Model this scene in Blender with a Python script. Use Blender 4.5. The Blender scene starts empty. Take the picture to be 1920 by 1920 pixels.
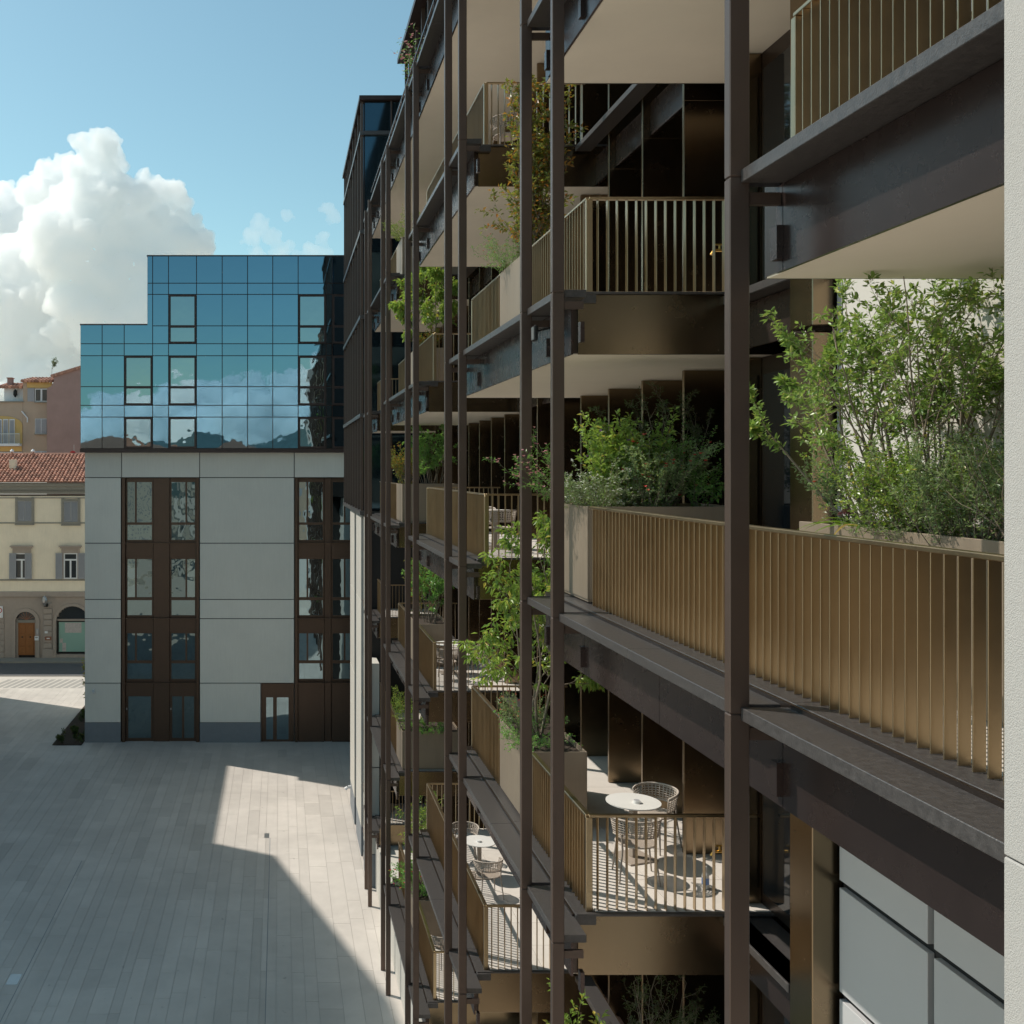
import bpy, bmesh, math, random
from mathutils import Vector, Matrix
R = math.radians
scene = bpy.context.scene
col = scene.collection

# ------------------------------------------------------------------ camera
HC = 14.55                                   # eye height over the plaza
cam_d = bpy.data.cameras.new('camera'); cam = bpy.data.objects.new('camera', cam_d); col.objects.link(cam)
scene.camera = cam
cam.location = (0, 0, HC); cam.rotation_euler = (R(90), 0, 0)
cam_d.sensor_fit = 'HORIZONTAL'; cam_d.sensor_width = 36.0; cam_d.lens = 36.0 * 1900 / 1920
cam_d.shift_x = (960 - 525) / 1920; cam_d.shift_y = -(960 - 880) / 1920
cam_d.clip_start = 0.1; cam_d.clip_end = 20000

# ------------------------------------------------------------------ light
SUN_EL = R(50); SUN_AZ = math.atan2(-0.88, 0.475)
sun_dir = Vector((math.sin(SUN_AZ) * math.cos(SUN_EL), math.cos(SUN_AZ) * math.cos(SUN_EL), math.sin(SUN_EL)))
sd = bpy.data.lights.new('sun', 'SUN'); sun = bpy.data.objects.new('sun', sd); col.objects.link(sun)
sd.energy = 3.2; sd.angle = R(0.5); sd.color = (1.0, 0.93, 0.83)
sun.rotation_euler = (-sun_dir).to_track_quat('-Z', 'Y').to_euler(); sun.location = (-60, 40, 90)

SKY_STRENGTH = 0.125
CLOUD_DENSITY = 0.055
scene.cycles.volume_bounces = 64; scene.cycles.max_bounces = 64; scene.cycles.transmission_bounces = 4
SKY_TINT = (0.82, 1.0, 0.83, 1)
world = bpy.data.worlds.new('World'); scene.world = world; world.use_nodes = True
scene.view_settings.view_transform = 'Standard'; scene.view_settings.look = 'None'
scene.view_settings.exposure = 0.40; scene.view_settings.gamma = 1.0; scene.view_settings.use_curve_mapping = False
scene.render.engine = 'CYCLES'
scene.cycles.use_denoising = True
scene.cycles.diffuse_bounces = 3; scene.cycles.glossy_bounces = 5
scene.cycles.sample_clamp_indirect = 6.0
scene.cycles.caustics_reflective = False; scene.cycles.caustics_refractive = False


class NT:
    """small helper for writing node trees"""
    def __init__(s, tree): s.t = tree; s.n = tree.nodes; s.l = tree.links
    def add(s, typ, ins=None, **kw):
        nd = s.n.new(typ)
        for k, v in kw.items(): setattr(nd, k, v)
        for k, v in (ins or {}).items(): s.put(nd.inputs[k], v)
        return nd
    def put(s, sock, v):
        if isinstance(v, bpy.types.NodeSocket): s.l.new(v, sock)
        elif isinstance(v, bpy.types.Node): s.l.new(v.outputs[0], sock)
        else: sock.default_value = v
    def math(s, op, a, b=None, c=None, clamp=False):
        nd = s.n.new('ShaderNodeMath'); nd.operation = op; nd.use_clamp = clamp
        for i, v in enumerate((a, b, c)):
            if v is not None: s.put(nd.inputs[i], v)
        return nd.outputs[0]
    def vmath(s, op, a, b=None, scale=None):
        nd = s.n.new('ShaderNodeVectorMath'); nd.operation = op
        s.put(nd.inputs[0], a)
        if b is not None: s.put(nd.inputs[1], b)
        if scale is not None: s.put(nd.inputs['Scale'], scale)
        return nd.outputs['Value'] if op in ('DOT_PRODUCT', 'LENGTH') else nd.outputs[0]
    def smooth(s, v, a, b):
        nd = s.add('ShaderNodeMapRange', {0: v, 1: a, 2: b, 3: 0.0, 4: 1.0}, interpolation_type='SMOOTHSTEP')
        return nd.outputs[0]
    def mix(s, f, a, b, blend='MIX'):
        nd = s.n.new('ShaderNodeMix'); nd.data_type = 'RGBA'; nd.blend_type = blend
        s.put(nd.inputs[0], f); s.put(nd.inputs[6], a); s.put(nd.inputs[7], b)
        return nd.outputs[2]
    def noise(s, vec, scale, detail=4.0, rough=0.5, dist=0.0):
        nd = s.add('ShaderNodeTexNoise', {'Scale': scale, 'Detail': detail, 'Roughness': rough, 'Distortion': dist})
        if vec is not None: s.put(nd.inputs['Vector'], vec)
        return nd


def build_world():
    t = NT(world.node_tree); bg = t.n['Background']
    sky = t.add('ShaderNodeTexSky', sky_type='NISHITA', sun_disc=False, sun_elevation=SUN_EL, sun_rotation=SUN_AZ, altitude=50, air_density=1.0, dust_density=0.8, ozone_density=1.0)
    t.put(bg.inputs[0], t.mix(1.0, sky.outputs[0], SKY_TINT, 'MULTIPLY')); bg.inputs[1].default_value = SKY_STRENGTH


build_world()

# ------------------------------------------------------------------ materials
MATS = {}


def mat(name, color, rough=0.5, metal=0.0, spec=0.5, var=0.12, vscale=3.0, bump=0.0, bscale=40.0, tone=False, streak=0.0, rough_var=0.0, coat=0.0, wave=0.0, island=0.0):
    """principled material with grain, blotches, fine relief; tone = per-piece colour attribute"""
    m = bpy.data.materials.new(name); m.use_nodes = True; t = NT(m.node_tree); p = t.n['Principled BSDF']
    pos = t.add('ShaderNodeTexCoord').outputs['Object'] if False else t.add('ShaderNodeNewGeometry').outputs['Position']
    c = (*color, 1)
    n = t.noise(pos, vscale, 6.0, 0.6).outputs[0]
    f = t.math('MULTIPLY_ADD', t.math('SUBTRACT', n, 0.5), 2.0 * var, 1.0)
    if streak:
        sv = t.vmath('MULTIPLY', pos, (1.0, 1.0, 0.07))
        f = t.math('MULTIPLY_ADD', t.math('SUBTRACT', t.noise(sv, 14.0, 4.0, 0.6).outputs[0], 0.5), 2 * streak, f)
    if name == 'paving':
        st = t.noise(pos, 0.22, 5.0, 0.62, 0.6).outputs[0]
        f = t.math('MULTIPLY', f, t.math('MULTIPLY_ADD', t.smooth(st, 0.35, 0.7), 0.15, 0.90))
        sp = t.noise(pos, 4.5, 2.0, 0.5).outputs[0]
        f = t.math('MULTIPLY', f, t.math('SUBTRACT', 1.0, t.math('MULTIPLY', t.smooth(sp, 0.70, 0.78), 0.28)))
    if tone:
        a = t.add('ShaderNodeAttribute', attribute_name='tone').outputs['Fac']
        f = t.math('MULTIPLY', f, a)
    if island:
        oi = t.add('ShaderNodeObjectInfo').outputs['Random']
        f = t.math('MULTIPLY', f, t.math('MULTIPLY_ADD', oi, 2 * island, 1 - island))
    cc = t.vmath('SCALE', c[:3], scale=f)
    t.put(p.inputs['Base Color'], cc)
    p.inputs['Metallic'].default_value = metal
    if rough_var: t.put(p.inputs['Roughness'], t.math('MULTIPLY_ADD', t.math('SUBTRACT', n, 0.5), 2 * rough_var, rough, clamp=True))
    else: p.inputs['Roughness'].default_value = rough
    p.inputs['Specular IOR Level'].default_value = spec
    p.inputs['Coat Weight'].default_value = coat
    if bump or wave:
        h = t.noise(pos, bscale, 3.0, 0.6).outputs[0]
        if wave: h = t.noise(pos, 0.9, 2.0, 0.5).outputs[0]
        bp = t.add('ShaderNodeBump', {'Height': h, 'Strength': 1.0, 'Distance': bump or wave})
        t.put(p.inputs['Normal'], bp.outputs[0])
    MATS[name] = m
    return m


mat('bronze_column', (0.115, 0.081, 0.066), 0.38, 0.55, rough_var=0.06, var=0.10, bump=0.0004, bscale=300)
mat('bronze_slat', (0.47, 0.36, 0.225), 0.32, 1.0, rough_var=0.08, var=0.12, streak=0.08)
mat('bronze_dark', (0.075, 0.058, 0.05), 0.3, 0.8, rough_var=0.06, var=0.12, streak=0.06)
mat('bronze_panel', (0.26, 0.195, 0.125), 0.26, 1.0, rough_var=0.05, var=0.10, streak=0.05)
mat('fascia_metal', (0.085, 0.061, 0.056), 0.27, 0.75, rough_var=0.05, var=0.12, streak=0.06, bump=0.0003, bscale=250)
mat('ledge_metal', (0.098, 0.090, 0.088), 0.36, 0.45, rough_var=0.14, var=0.5, vscale=22, bump=0.0025, bscale=70)
mat('planter_metal', (0.30, 0.24, 0.18), 0.45, 0.35, var=0.10, streak=0.10, rough_var=0.08)
mat('soffit_plaster', (0.82, 0.73, 0.61), 0.85, var=0.06, vscale=1.5, bump=0.0006, bscale=60)
mat('floor_tile', (0.64, 0.59, 0.54), 0.6, var=0.10, vscale=6, island=0.06)
mat('white_plaster', (0.56, 0.53, 0.485), 0.9, var=0.05, vscale=2, bump=0.001, bscale=120)
mat('pale_panel', (0.46, 0.46, 0.465), 0.55, var=0.04, vscale=1.5, island=0.03)
mat('roughcast', (0.43, 0.415, 0.395), 0.95, var=0.10, vscale=60, bump=0.006, bscale=150)
mat('stone_panel', (0.80, 0.775, 0.70), 0.8, var=0.07, vscale=0.8, island=0.05, bump=0.0008, bscale=60, streak=0.06)
mat('wing_stone', (0.55, 0.525, 0.475), 0.8, var=0.10, vscale=1.2, island=0.06, streak=0.06)
mat('stone_plinth', (0.21, 0.23, 0.25), 0.7, var=0.12, vscale=4)
mat('joint_dark', (0.018, 0.017, 0.017), 0.7)
mat('paving', (0.56, 0.515, 0.47), 0.72, var=0.14, vscale=1.1, tone=True, bump=0.0015, bscale=35, rough_var=0.1)
mat('ground_soil', (0.58, 0.52, 0.45), 0.95, var=0.2)
mat('joint_sand', (0.47, 0.44, 0.40), 0.95, var=0.2)
mat('asphalt', (0.10, 0.10, 0.105), 0.9, var=0.2, vscale=2, bump=0.003, bscale=200)
mat('mirror_glass', (0.155, 0.28, 0.37), 0.015, 1.0, var=0.03, vscale=.3, wave=0.0025, island=0.05)
mat('window_glass', (0.24, 0.33, 0.37), 0.01, 1.0, var=0.02, wave=0.006, island=0.04)
mat('window_dark', (0.16, 0.21, 0.22), 0.02, 0.95, var=0.05, wave=0.035, island=0.25)
mat('wing_glass', (0.055, 0.105, 0.14), 0.06, 0.85, var=0.05, wave=0.003, island=0.1)
mat('door_glass', (0.02, 0.024, 0.028), 0.05, 0.3, wave=0.002)
mat('frame_bronze', (0.095, 0.055, 0.035), 0.38, 0.4, var=0.12, streak=0.08)
mat('frame_dark', (0.05, 0.03, 0.026), 0.4, 0.3)
mat('soil', (0.05, 0.035, 0.025), 1.0, var=0.5, vscale=30, bump=0.02, bscale=40)
mat('bark', (0.25, 0.20, 0.15), 0.9, var=0.3, vscale=40, bump=0.003, bscale=120)
mat('bark_red', (0.17, 0.09, 0.06), 0.8, var=0.3, vscale=40)
mat('rope_weave', (0.47, 0.40, 0.34), 0.8, var=0.15, vscale=60)
mat('table_white', (0.68, 0.66, 0.63), 0.5, var=0.03)
mat('taupe_metal', (0.36, 0.30, 0.25), 0.5, var=0.05)
mat('ceramic', (0.78, 0.77, 0.75), 0.2)
mat('yellow_plaster', (0.84, 0.73, 0.56), 0.95, var=0.16, vscale=0.8, streak=0.09)
mat('taupe_stone', (0.38, 0.315, 0.265), 0.9, var=0.15, vscale=3, bump=0.003, bscale=30)
mat('grey_stone', (0.27, 0.25, 0.21), 0.9, var=0.12)
mat('pink_plaster', (0.36, 0.235, 0.205), 0.95, var=0.22, vscale=0.7, streak=0.08)
mat('tan_plaster', (0.47, 0.355, 0.265), 0.95, var=0.15, vscale=0.8)
mat('ochre_plaster', (0.62, 0.42, 0.16), 0.95, var=0.1)
mat('white_paint', (0.74, 0.74, 0.74), 0.6, var=0.04)
mat('shutter_grey', (0.33, 0.33, 0.345), 0.7, var=0.08)
mat('terracotta', (0.42, 0.215, 0.15), 0.9, var=0.30, vscale=6, tone=True, bump=0.004, bscale=40)
mat('oak_door', (0.28, 0.105, 0.025), 0.5, var=0.25, vscale=5, streak=0.2)
mat('dark_glass', (0.025, 0.03, 0.035), 0.06, 0.0, spec=0.8)
mat('poster_green', (0.26, 0.43, 0.36), 0.35, var=0.06)
mat('poster_pale', (0.50, 0.45, 0.42), 0.35, var=0.35, vscale=9)
mat('black_iron', (0.02, 0.02, 0.02), 0.5, 0.5)
mat('sign_white', (0.75, 0.75, 0.75), 0.5)
mat('sign_red', (0.5, 0.03, 0.03), 0.5)
mat('copper_brown', (0.26, 0.10, 0.05), 0.5)
mat('brass', (0.60, 0.38, 0.10), 0.3, 0.9)
mat('blue_plastic', (0.15, 0.28, 0.6), 0.4)
mat('grey_render', (0.60, 0.55, 0.48), 0.95, var=0.1)
mat('steel', (0.45, 0.45, 0.45), 0.35, 0.9)
mat('hill_green', (0.07, 0.11, 0.105), 1.0, var=0.8, vscale=0.02)
mat('stripe_stone', (0.33, 0.315, 0.29), 0.8, var=0.15)


def leaf_mat(name, dark, light, warm=None, warm_amt=0.0, trans=0.45):
    m = bpy.data.materials.new(name); m.use_nodes = True; t = NT(m.node_tree); p = t.n['Principled BSDF']
    a = t.add('ShaderNodeAttribute', attribute_name='tone').outputs['Fac']
    c = t.mix(a, (*dark, 1), (*light, 1))
    if warm:
        w = t.smooth(t.math('FRACT', t.math('MULTIPLY', a, 7.31)), 1 - warm_amt, 1.0)
        c = t.mix(w, c, (*warm, 1))
    t.put(p.inputs['Base Color'], c); p.inputs['Roughness'].default_value = 0.33; p.inputs['Specular IOR Level'].default_value = 0.6
    tr = t.add('ShaderNodeBsdfTranslucent'); t.put(tr.inputs[0], t.mix(0.35, c, (0.30, 0.34, 0.02, 1)))
    mx = t.add('ShaderNodeMixShader', {0: trans}); t.put(mx.inputs[1], p.outputs[0]); t.put(mx.inputs[2], tr.outputs[0])
    t.put(t.n['Material Output'].inputs[0], mx.outputs[0])
    MATS[name] = m


leaf_mat('leaf_shrub', (0.092, 0.189, 0.044), (0.382, 0.568, 0.138), (0.594, 0.594, 0.154), 0.10)
leaf_mat('leaf_fresh', (0.127, 0.253, 0.041), (0.436, 0.597, 0.127), (0.689, 0.551, 0.115), 0.12)
leaf_mat('leaf_green', (0.083, 0.247, 0.059), (0.331, 0.629, 0.149))
leaf_mat('leaf_dark', (0.023, 0.055, 0.023), (0.088, 0.140, 0.062))
leaf_mat('leaf_autumn', (0.097, 0.146, 0.029), (0.324, 0.340, 0.074), (0.551, 0.178, 0.033), 0.42)
leaf_mat('leaf_silver', (0.120, 0.203, 0.081), (0.430, 0.564, 0.269))
leaf_mat('leaf_grass', (0.06, 0.16, 0.02), (0.20, 0.36, 0.05), (0.45, 0.30, 0.10), 0.08)
leaf_mat('petal_red', (0.55, 0.02, 0.03), (0.75, 0.05, 0.07), trans=0.25)
leaf_mat('petal_white', (0.65, 0.68, 0.60), (0.85, 0.86, 0.80), trans=0.25)
leaf_mat('petal_pink', (0.55, 0.16, 0.24), (0.70, 0.34, 0.38), trans=0.25)
leaf_mat('petal_purple', (0.22, 0.08, 0.40), (0.36, 0.16, 0.55), trans=0.25)

# ------------------------------------------------------------------ object helpers
ORG = {}                                     # world origin of every object that parents others


def link(o, parent=None):
    col.objects.link(o)
    if parent is not None: o.parent = parent
    return o


def tag(o, label=None, cat=None, group=None, kind=None):
    if label: o['label'] = label
    if cat: o['category'] = cat
    if group: o['group'] = group
    if kind: o['kind'] = kind
    return o


def empty(name, loc, label=None, cat=None, group=None, rz=0.0):
    o = bpy.data.objects.new(name, None); o.empty_display_size = 0.2
    link(o); o.location = loc; o.rotation_euler = (0, 0, rz); ORG[o] = Vector(loc)
    return tag(o, label, cat, group)


class MB:
    """collects shapes into one mesh"""
    def __init__(s): s.v = []; s.f = []; s.tone = []
    def face(s, pts, tone=1.0):
        b = len(s.v); s.v += [tuple(p) for p in pts]; s.f.append(tuple(range(b, b + len(pts)))); s.tone += [tone] * len(pts)
    def box(s, x0, x1, y0, y1, z0, z1, tone=1.0, ch=0.0):
        if x0 > x1: x0, x1 = x1, x0
        if y0 > y1: y0, y1 = y1, y0
        if z0 > z1: z0, z1 = z1, z0
        b = len(s.v)
        if ch <= 0:
            s.v += [(x, y, z) for z in (z0, z1) for y in (y0, y1) for x in (x0, x1)]
            s.f += [tuple(b + i for i in q) for q in ((0, 2, 3, 1), (4, 5, 7, 6), (0, 1, 5, 4), (2, 6, 7, 3), (0, 4, 6, 2), (1, 3, 7, 5))]
            s.tone += [tone] * 8
            return s
        ch = min(ch, (x1 - x0) * .4, (y1 - y0) * .4, (z1 - z0) * .4)
        idx = {}
        for k in range(8):
            cx, cy, cz = (k & 1), (k >> 1) & 1, (k >> 2) & 1
            X = (x0, x1)[cx]; Y = (y0, y1)[cy]; Z = (z0, z1)[cz]
            ix = X + (ch if cx == 0 else -ch); iy = Y + (ch if cy == 0 else -ch); iz = Z + (ch if cz == 0 else -ch)
            for a, p in (('x', (X, iy, iz)), ('y', (ix, Y, iz)), ('z', (ix, iy, Z))):
                idx[(k, a)] = len(s.v); s.v.append(p); s.tone.append(tone)
        def q(*ks): s.f.append(tuple(idx[k] for k in ks))
        for a, quads in (('x', ((0, 4, 6, 2), (1, 3, 7, 5))), ('y', ((0, 1, 5, 4), (2, 6, 7, 3))), ('z', ((0, 2, 3, 1), (4, 5, 7, 6)))):
            for qd in quads: q(*[(k, a) for k in qd])
        for k in range(8):
            for bit, (a, c) in ((1, ('y', 'z')), (2, ('x', 'z')), (4, ('x', 'y'))):
                if not k & bit: q((k, a), (k | bit, a), (k | bit, c), (k, c))
            q((k, 'x'), (k, 'y'), (k, 'z'))
        return s
    def tube(s, pts, rad, n=6, tone=1.0, cap=True):
        pts = [Vector(p) for p in pts]; b = len(s.v); k = len(pts)
        up = Vector((0.31, 0.57, 0.76))
        for i, p in enumerate(pts):
            d = (pts[min(i + 1, k - 1)] - pts[max(i - 1, 0)])
            d = d.normalized() if d.length > 1e-9 else Vector((0, 0, 1))
            a = d.cross(up)
            if a.length < 1e-3: a = d.cross(Vector((1, 0, 0)))
            a.normalize(); c = d.cross(a); r = rad[i] if isinstance(rad, (list, tuple)) else rad
            for j in range(n):
                th = 2 * math.pi * j / n
                s.v.append(tuple(p + (a * math.cos(th) + c * math.sin(th)) * r)); s.tone.append(tone)
        for i in range(k - 1):
            for j in range(n):
                s.f.append((b + i * n + j, b + i * n + (j + 1) % n, b + (i + 1) * n + (j + 1) % n, b + (i + 1) * n + j))
        if cap:
            s.f.append(tuple(b + j for j in range(n))[::-1]); s.f.append(tuple(b + (k - 1) * n + j for j in range(n)))
        return s
    def disc(s, c, r, z0, z1, n=40):
        b = len(s.v)
        for z in (z0, z1):
            for j in range(n):
                th = 2 * math.pi * j / n; s.v.append((c[0] + r * math.cos(th), c[1] + r * math.sin(th), z)); s.tone.append(1.0)
        s.f.append(tuple(b + j for j in range(n))[::-1]); s.f.append(tuple(b + n + j for j in range(n)))
        for j in range(n): s.f.append((b + j, b + (j + 1) % n, b + n + (j + 1) % n, b + n + j))
        return s
    def prism(s, poly, axis, a0, a1):
        """poly in the two other axes (order x,y,z without AXIS), extruded a0..a1"""
        b = len(s.v); n = len(poly)
        for a in (a0, a1):
            for p in poly:
                q = list(p); q.insert(axis, a); s.v.append(tuple(q)); s.tone.append(1.0)
        s.f.append(tuple(range(b, b + n))); s.f.append(tuple(range(b + n, b + 2 * n))[::-1])
        for j in range(n): s.f.append((b + j, b + n + j, b + n + (j + 1) % n, b + (j + 1) % n))
        return s
    def build(s, name, mt, parent=None, smooth=False, centre=True, fix=False):
        me = bpy.data.meshes.new(name)
        c = Vector((0, 0, 0))
        if centre and s.v:
            lo = [min(v[i] for v in s.v) for i in range(3)]; hi = [max(v[i] for v in s.v) for i in range(3)]
            c = Vector([(lo[i] + hi[i]) / 2 for i in range(3)]); c.z = lo[2]
        me.from_pydata([(v[0] - c.x, v[1] - c.y, v[2] - c.z) for v in s.v], [], s.f)
        if fix:
            bm = bmesh.new(); bm.from_mesh(me); bmesh.ops.recalc_face_normals(bm, faces=bm.faces); bm.to_mesh(me); bm.free()
        at = me.attributes.new('tone', 'FLOAT', 'POINT'); at.data.foreach_set('value', s.tone)
        me.materials.append(MATS[mt])
        if smooth: me.polygons.foreach_set('use_smooth', [True] * len(me.polygons))
        o = bpy.data.objects.new(name, me); link(o, parent)
        o.location = c - (ORG[parent] if parent is not None else Vector((0, 0, 0))); ORG[o] = c
        return o


def box(name, mt, parent, x0, x1, y0, y1, z0, z1, ch=0.0):
    return MB().box(x0, x1, y0, y1, z0, z1, ch=ch).build(name, mt, parent)


def inst(src, name, parent, loc):
    o = bpy.data.objects.new(name, src); link(o, parent)
    o.location = Vector(loc) - (ORG[parent] if parent is not None else Vector((0, 0, 0))); ORG[o] = Vector(loc)
    return o


def copy_tree(o, parent=None):
    c = o.copy(); col.objects.link(c); c.parent = parent
    for ch in list(o.children): copy_tree(ch, c)
    return c


def px(x, y, Y):
    return ((x - 525) * Y / 1900, HC - (y - 880) * Y / 1900)


# ================================================================== GROUND
g = MB(); g.face([(-5000, -5000, -0.06), (5000, -5000, -0.06), (5000, 5000, -0.06), (-5000, 5000, -0.06)])
tag(g.build('ground', 'ground_soil', centre=False), 'wide bare ground reaching to the horizon', kind='structure')
plaza = MB().box(-24, 9, 18, 71.3, -0.055, -0.012).build('plaza', 'joint_sand')
tag(plaza, 'grey stone paved square in front of the buildings', kind='structure')


def lay_paving():
    rng = random.Random(11); slabs = []
    x = -23.0
    while x < 6.2:
        w = rng.choice((0.3, 0.36, 0.45, 0.45, 0.55, 0.65)); y = 19.0 + rng.uniform(-1, 0)
        while y < 67.2:
            l = rng.choice((1.4, 2.2, 2.8, 3.4, 4.2, 5.0)); y1 = min(y + l, 67.2)
            if not ((x < -7.37 < x + w) and y1 < 40.5) and not ((x < -0.39 < x + w) and y1 < 40.5):
                parts = [(x, x + w)]
            else:
                m = -7.37 if x < -7.37 < x + w else -0.39; parts = [(x, m - 0.007), (m + 0.007, x + w)]
            for a, b in parts:
                if b - a > 0.05: slabs.append((a, b, y, y1, rng.uniform(0.94, 1.04) * (1 if rng.random() > .08 else .90)))
            y = y1
        x += w
    def vis(s):
        yc = (s[2] + s[3]) / 2; X0 = 525 + 1900 * s[1] / s[3]; yy = 880 + HC * 1900 / s[3]
        return X0 > -10 and yy < 1930 and not (s[0] > -10.4 and s[2] > 54.0) and not (s[0] > 3.45)
    seen = [s for s in slabs if vis(s)]; rest = [s for s in slabs if not vis(s) ]
    seen.sort(key=lambda s: -(s[1] - s[0]) * (s[3] - s[2]) / ((s[2] + s[3]) / 2) ** 3)
    j = 0.004
    for s in seen[:300]:
        MB().box(s[0] + j, s[1] - j, s[2] + j, s[3] - j, -0.012, 0.0 + (s[4] - 1) * 0.006, tone=s[4]).build('paving_slab', 'paving', plaza)
    m = MB()
    for s in seen[300:] + rest:
        if s[2] < 54.2 or s[1] < -10.3: m.box(s[0] + j, s[1] - j, s[2] + j, s[3] - j, -0.012, (s[4] - 1) * 0.006, tone=s[4])
    tag(m.build('distant_paving', 'paving', plaza), kind='stuff')


lay_paving()
for xx in (-7.37, -0.39):
    box('drain_slot', 'stone_plinth', plaza, xx - 0.011, xx + 0.011, 19, 40.5, -0.012, -0.004)
box('drain_cover', 'steel', plaza, -7.75, -7.42, 28.6, 29.2, -0.011, 0.006); box('drain_cover', 'steel', plaza, -0.62, -0.43, 40.0, 40.5, -0.011, 0.006)
for k in range(26):                          # raised light setts band by the road
    x0 = -23 + k * 0.5
    m = MB(); m.face([(x0, 67.45, -0.006), (x0 + 0.33, 67.45, -0.006), (x0 + 1.0, 70.2, -0.006), (x0 + 0.67, 70.2, -0.006)]); 
    if x0 > -20: m.build('band_sett', 'stripe_stone', plaza)
band = MB().box(-24, 9, 67.25, 71.2, -0.03, -0.0095).build('paved_band', 'paving', plaza)
road = box('road', 'asphalt', None, -60, 40, 71.35, 76.3, -0.055, -0.045); tag(road, 'dark asphalt road in front of the cream house', kind='structure')
kerb = box('pavement', 'grey_stone', None, -60, 40, 76.35, 78.0, -0.055, 0.06); tag(kerb, 'raised stone pavement below the cream house', kind='structure')
kerb2 = box('kerb', 'grey_stone', None, -60, 9.5, 71.22, 71.33, -0.055, 0.02); tag(kerb2, 'low stone kerb along the near side of the road', kind='structure')

# ================================================================== FACING BUILDING (glass upper storeys over pale stone)
FY = 54.0; GY = 53.6
facing = empty('glass_topped_building', (-3.5, FY, 0), 'pale stone building with blue mirror glass upper storeys facing the square', 'building')


def cell(name, mt, parent, x0, x1, y0, y1, Y0, Y1, gap=0.0, Yr=None, ch=0.0):
    """box whose outline is measured in photo pixels on the plane Yr (default Y0)"""
    Yr = Yr or Y0
    a, zt = px(x0, y0, Yr); b, zb = px(x1, y1, Yr); g = gap * Yr / 1900
    return box(name, mt, parent, a + g, b - g, Y0, Y1, max(zb + g, 0.0), zt - g, ch)


xl, _ = px(150.6, 0, GY); xs, _ = px(276, 0, GY); _, z608 = px(0, 608, GY); _, z479 = px(0, 479, GY); _, z847 = px(0, 847, GY)
box('upper_core', 'frame_dark', facing, xl, xs, GY + 0.06, 64, z847, z608 - 0.05)
box('upper_core', 'frame_dark', facing, xs + 0.004, 12, GY + 0.06, 64, z847 + 0.004, z479 - 0.05)
x158, _ = px(158.5, 0, FY)
core = box('stone_core', 'stone_panel', facing, x158 + 0.02, 12, FY + 0.42, 63.5, 0, z847 - 0.01)
for a, b, yb_ in ((158.5, 227, 1392), (374, 489, 1392), (489, 552, 1280)):
    cell('joint_backing', 'joint_dark', facing, a + (0.5 if a != 489 else -.3), b - 0.5, 847, yb_, FY + 0.062, FY + 0.42, 0.2)
cell('joint_backing', 'joint_dark', facing, 159, 700, 848, 896, FY + 0.063, FY + 0.415, Yr=FY)
box('parapet_cap', 'frame_dark', facing, xl - 0.02, xs, GY - 0.02, GY + 0.3, z608 - 0.05, z608 + 0.02)
box('parapet_cap', 'frame_dark', facing, xs - 0.02, 12, GY - 0.02, GY + 0.3, z479 - 0.05, z479 + 0.02)
cell('base_band', 'frame_dark', facing, 150, 700, 841.5, 848, GY - 0.03, FY + 0.06, Yr=GY)

VX = [150.6, 191.5, 232.9, 286.2, 316, 368.5, 416.6, 464.2, 511.4, 559, 611.5, 623, 676]
HR = [480, 531, 552, 611, 644.5, 667, 725, 760, 782, 841]
FRAMED = {2: (5, 7, 8), 4: (2, 5, 8), 9: (2, 5, 8), 11: (2, 5, 8)}
done = set()
for i in range(len(VX) - 1):
    for r in range(len(HR) - 1):
        y0, y1 = HR[r], HR[r + 1]; x0, x1 = VX[i], VX[i + 1]
        if i < 3 and r < 3:
            if i == 2: x0 = 276
            else: continue
        if i < 2 and r == 3: y0 = 609
        if i == 2 and r == 3: y0 = 609
        rows = {2: (2, 3), 3: (2, 3), 5: (5, 6), 6: (5, 6), 8: (8,)}.get(r)
        if i in FRAMED and rows and rows[0] in FRAMED[i]:
            if (i, rows[0]) in done: continue
            done.add((i, rows[0]))
            ya, yb = HR[rows[0]] + 0.8, HR[rows[-1] + 1] - 0.8; xa, xb = x0 + 0.8, x1 - 0.8; t = 3.2
            m = MB(); f = lambda A, B, C, D: m.box(px(A, 0, GY)[0], px(B, 0, GY)[0], GY - 0.035, GY + 0.055, px(0, D, GY)[1], px(0, C, GY)[1])
            f(xa, xa + t, ya, yb); f(xb - t, xb, ya, yb); f(xa + t, xb - t, ya, ya + t); f(xa + t, xb - t, yb - t, yb)
            split = HR[rows[0] + 1] if len(rows) == 2 else None
            if split: f(xa + t, xb - t, split - 1.2, split + 3.4)
            w = m.build('window', 'frame_dark', facing)
            for (pa, pb) in (((ya + t, split - 1.2), (split + 3.4, yb - t)) if split else ((ya + t, yb - t),)):
                cell('pane', 'window_glass' if i != 11 else 'mirror_glass', w, xa + t, xb - t, pa, pb, GY + 0.012, GY + 0.03, Yr=GY)
        else:
            gp = cell('glass_panel', 'mirror_glass', facing, x0, x1, y0, y1, GY, GY + 0.03, 0.75)
            gp.rotation_euler = (random.Random(i * 31 + r).uniform(-.0012, .0012), 0, random.Random(i * 17 + r).uniform(-.0012, .0012))

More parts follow.
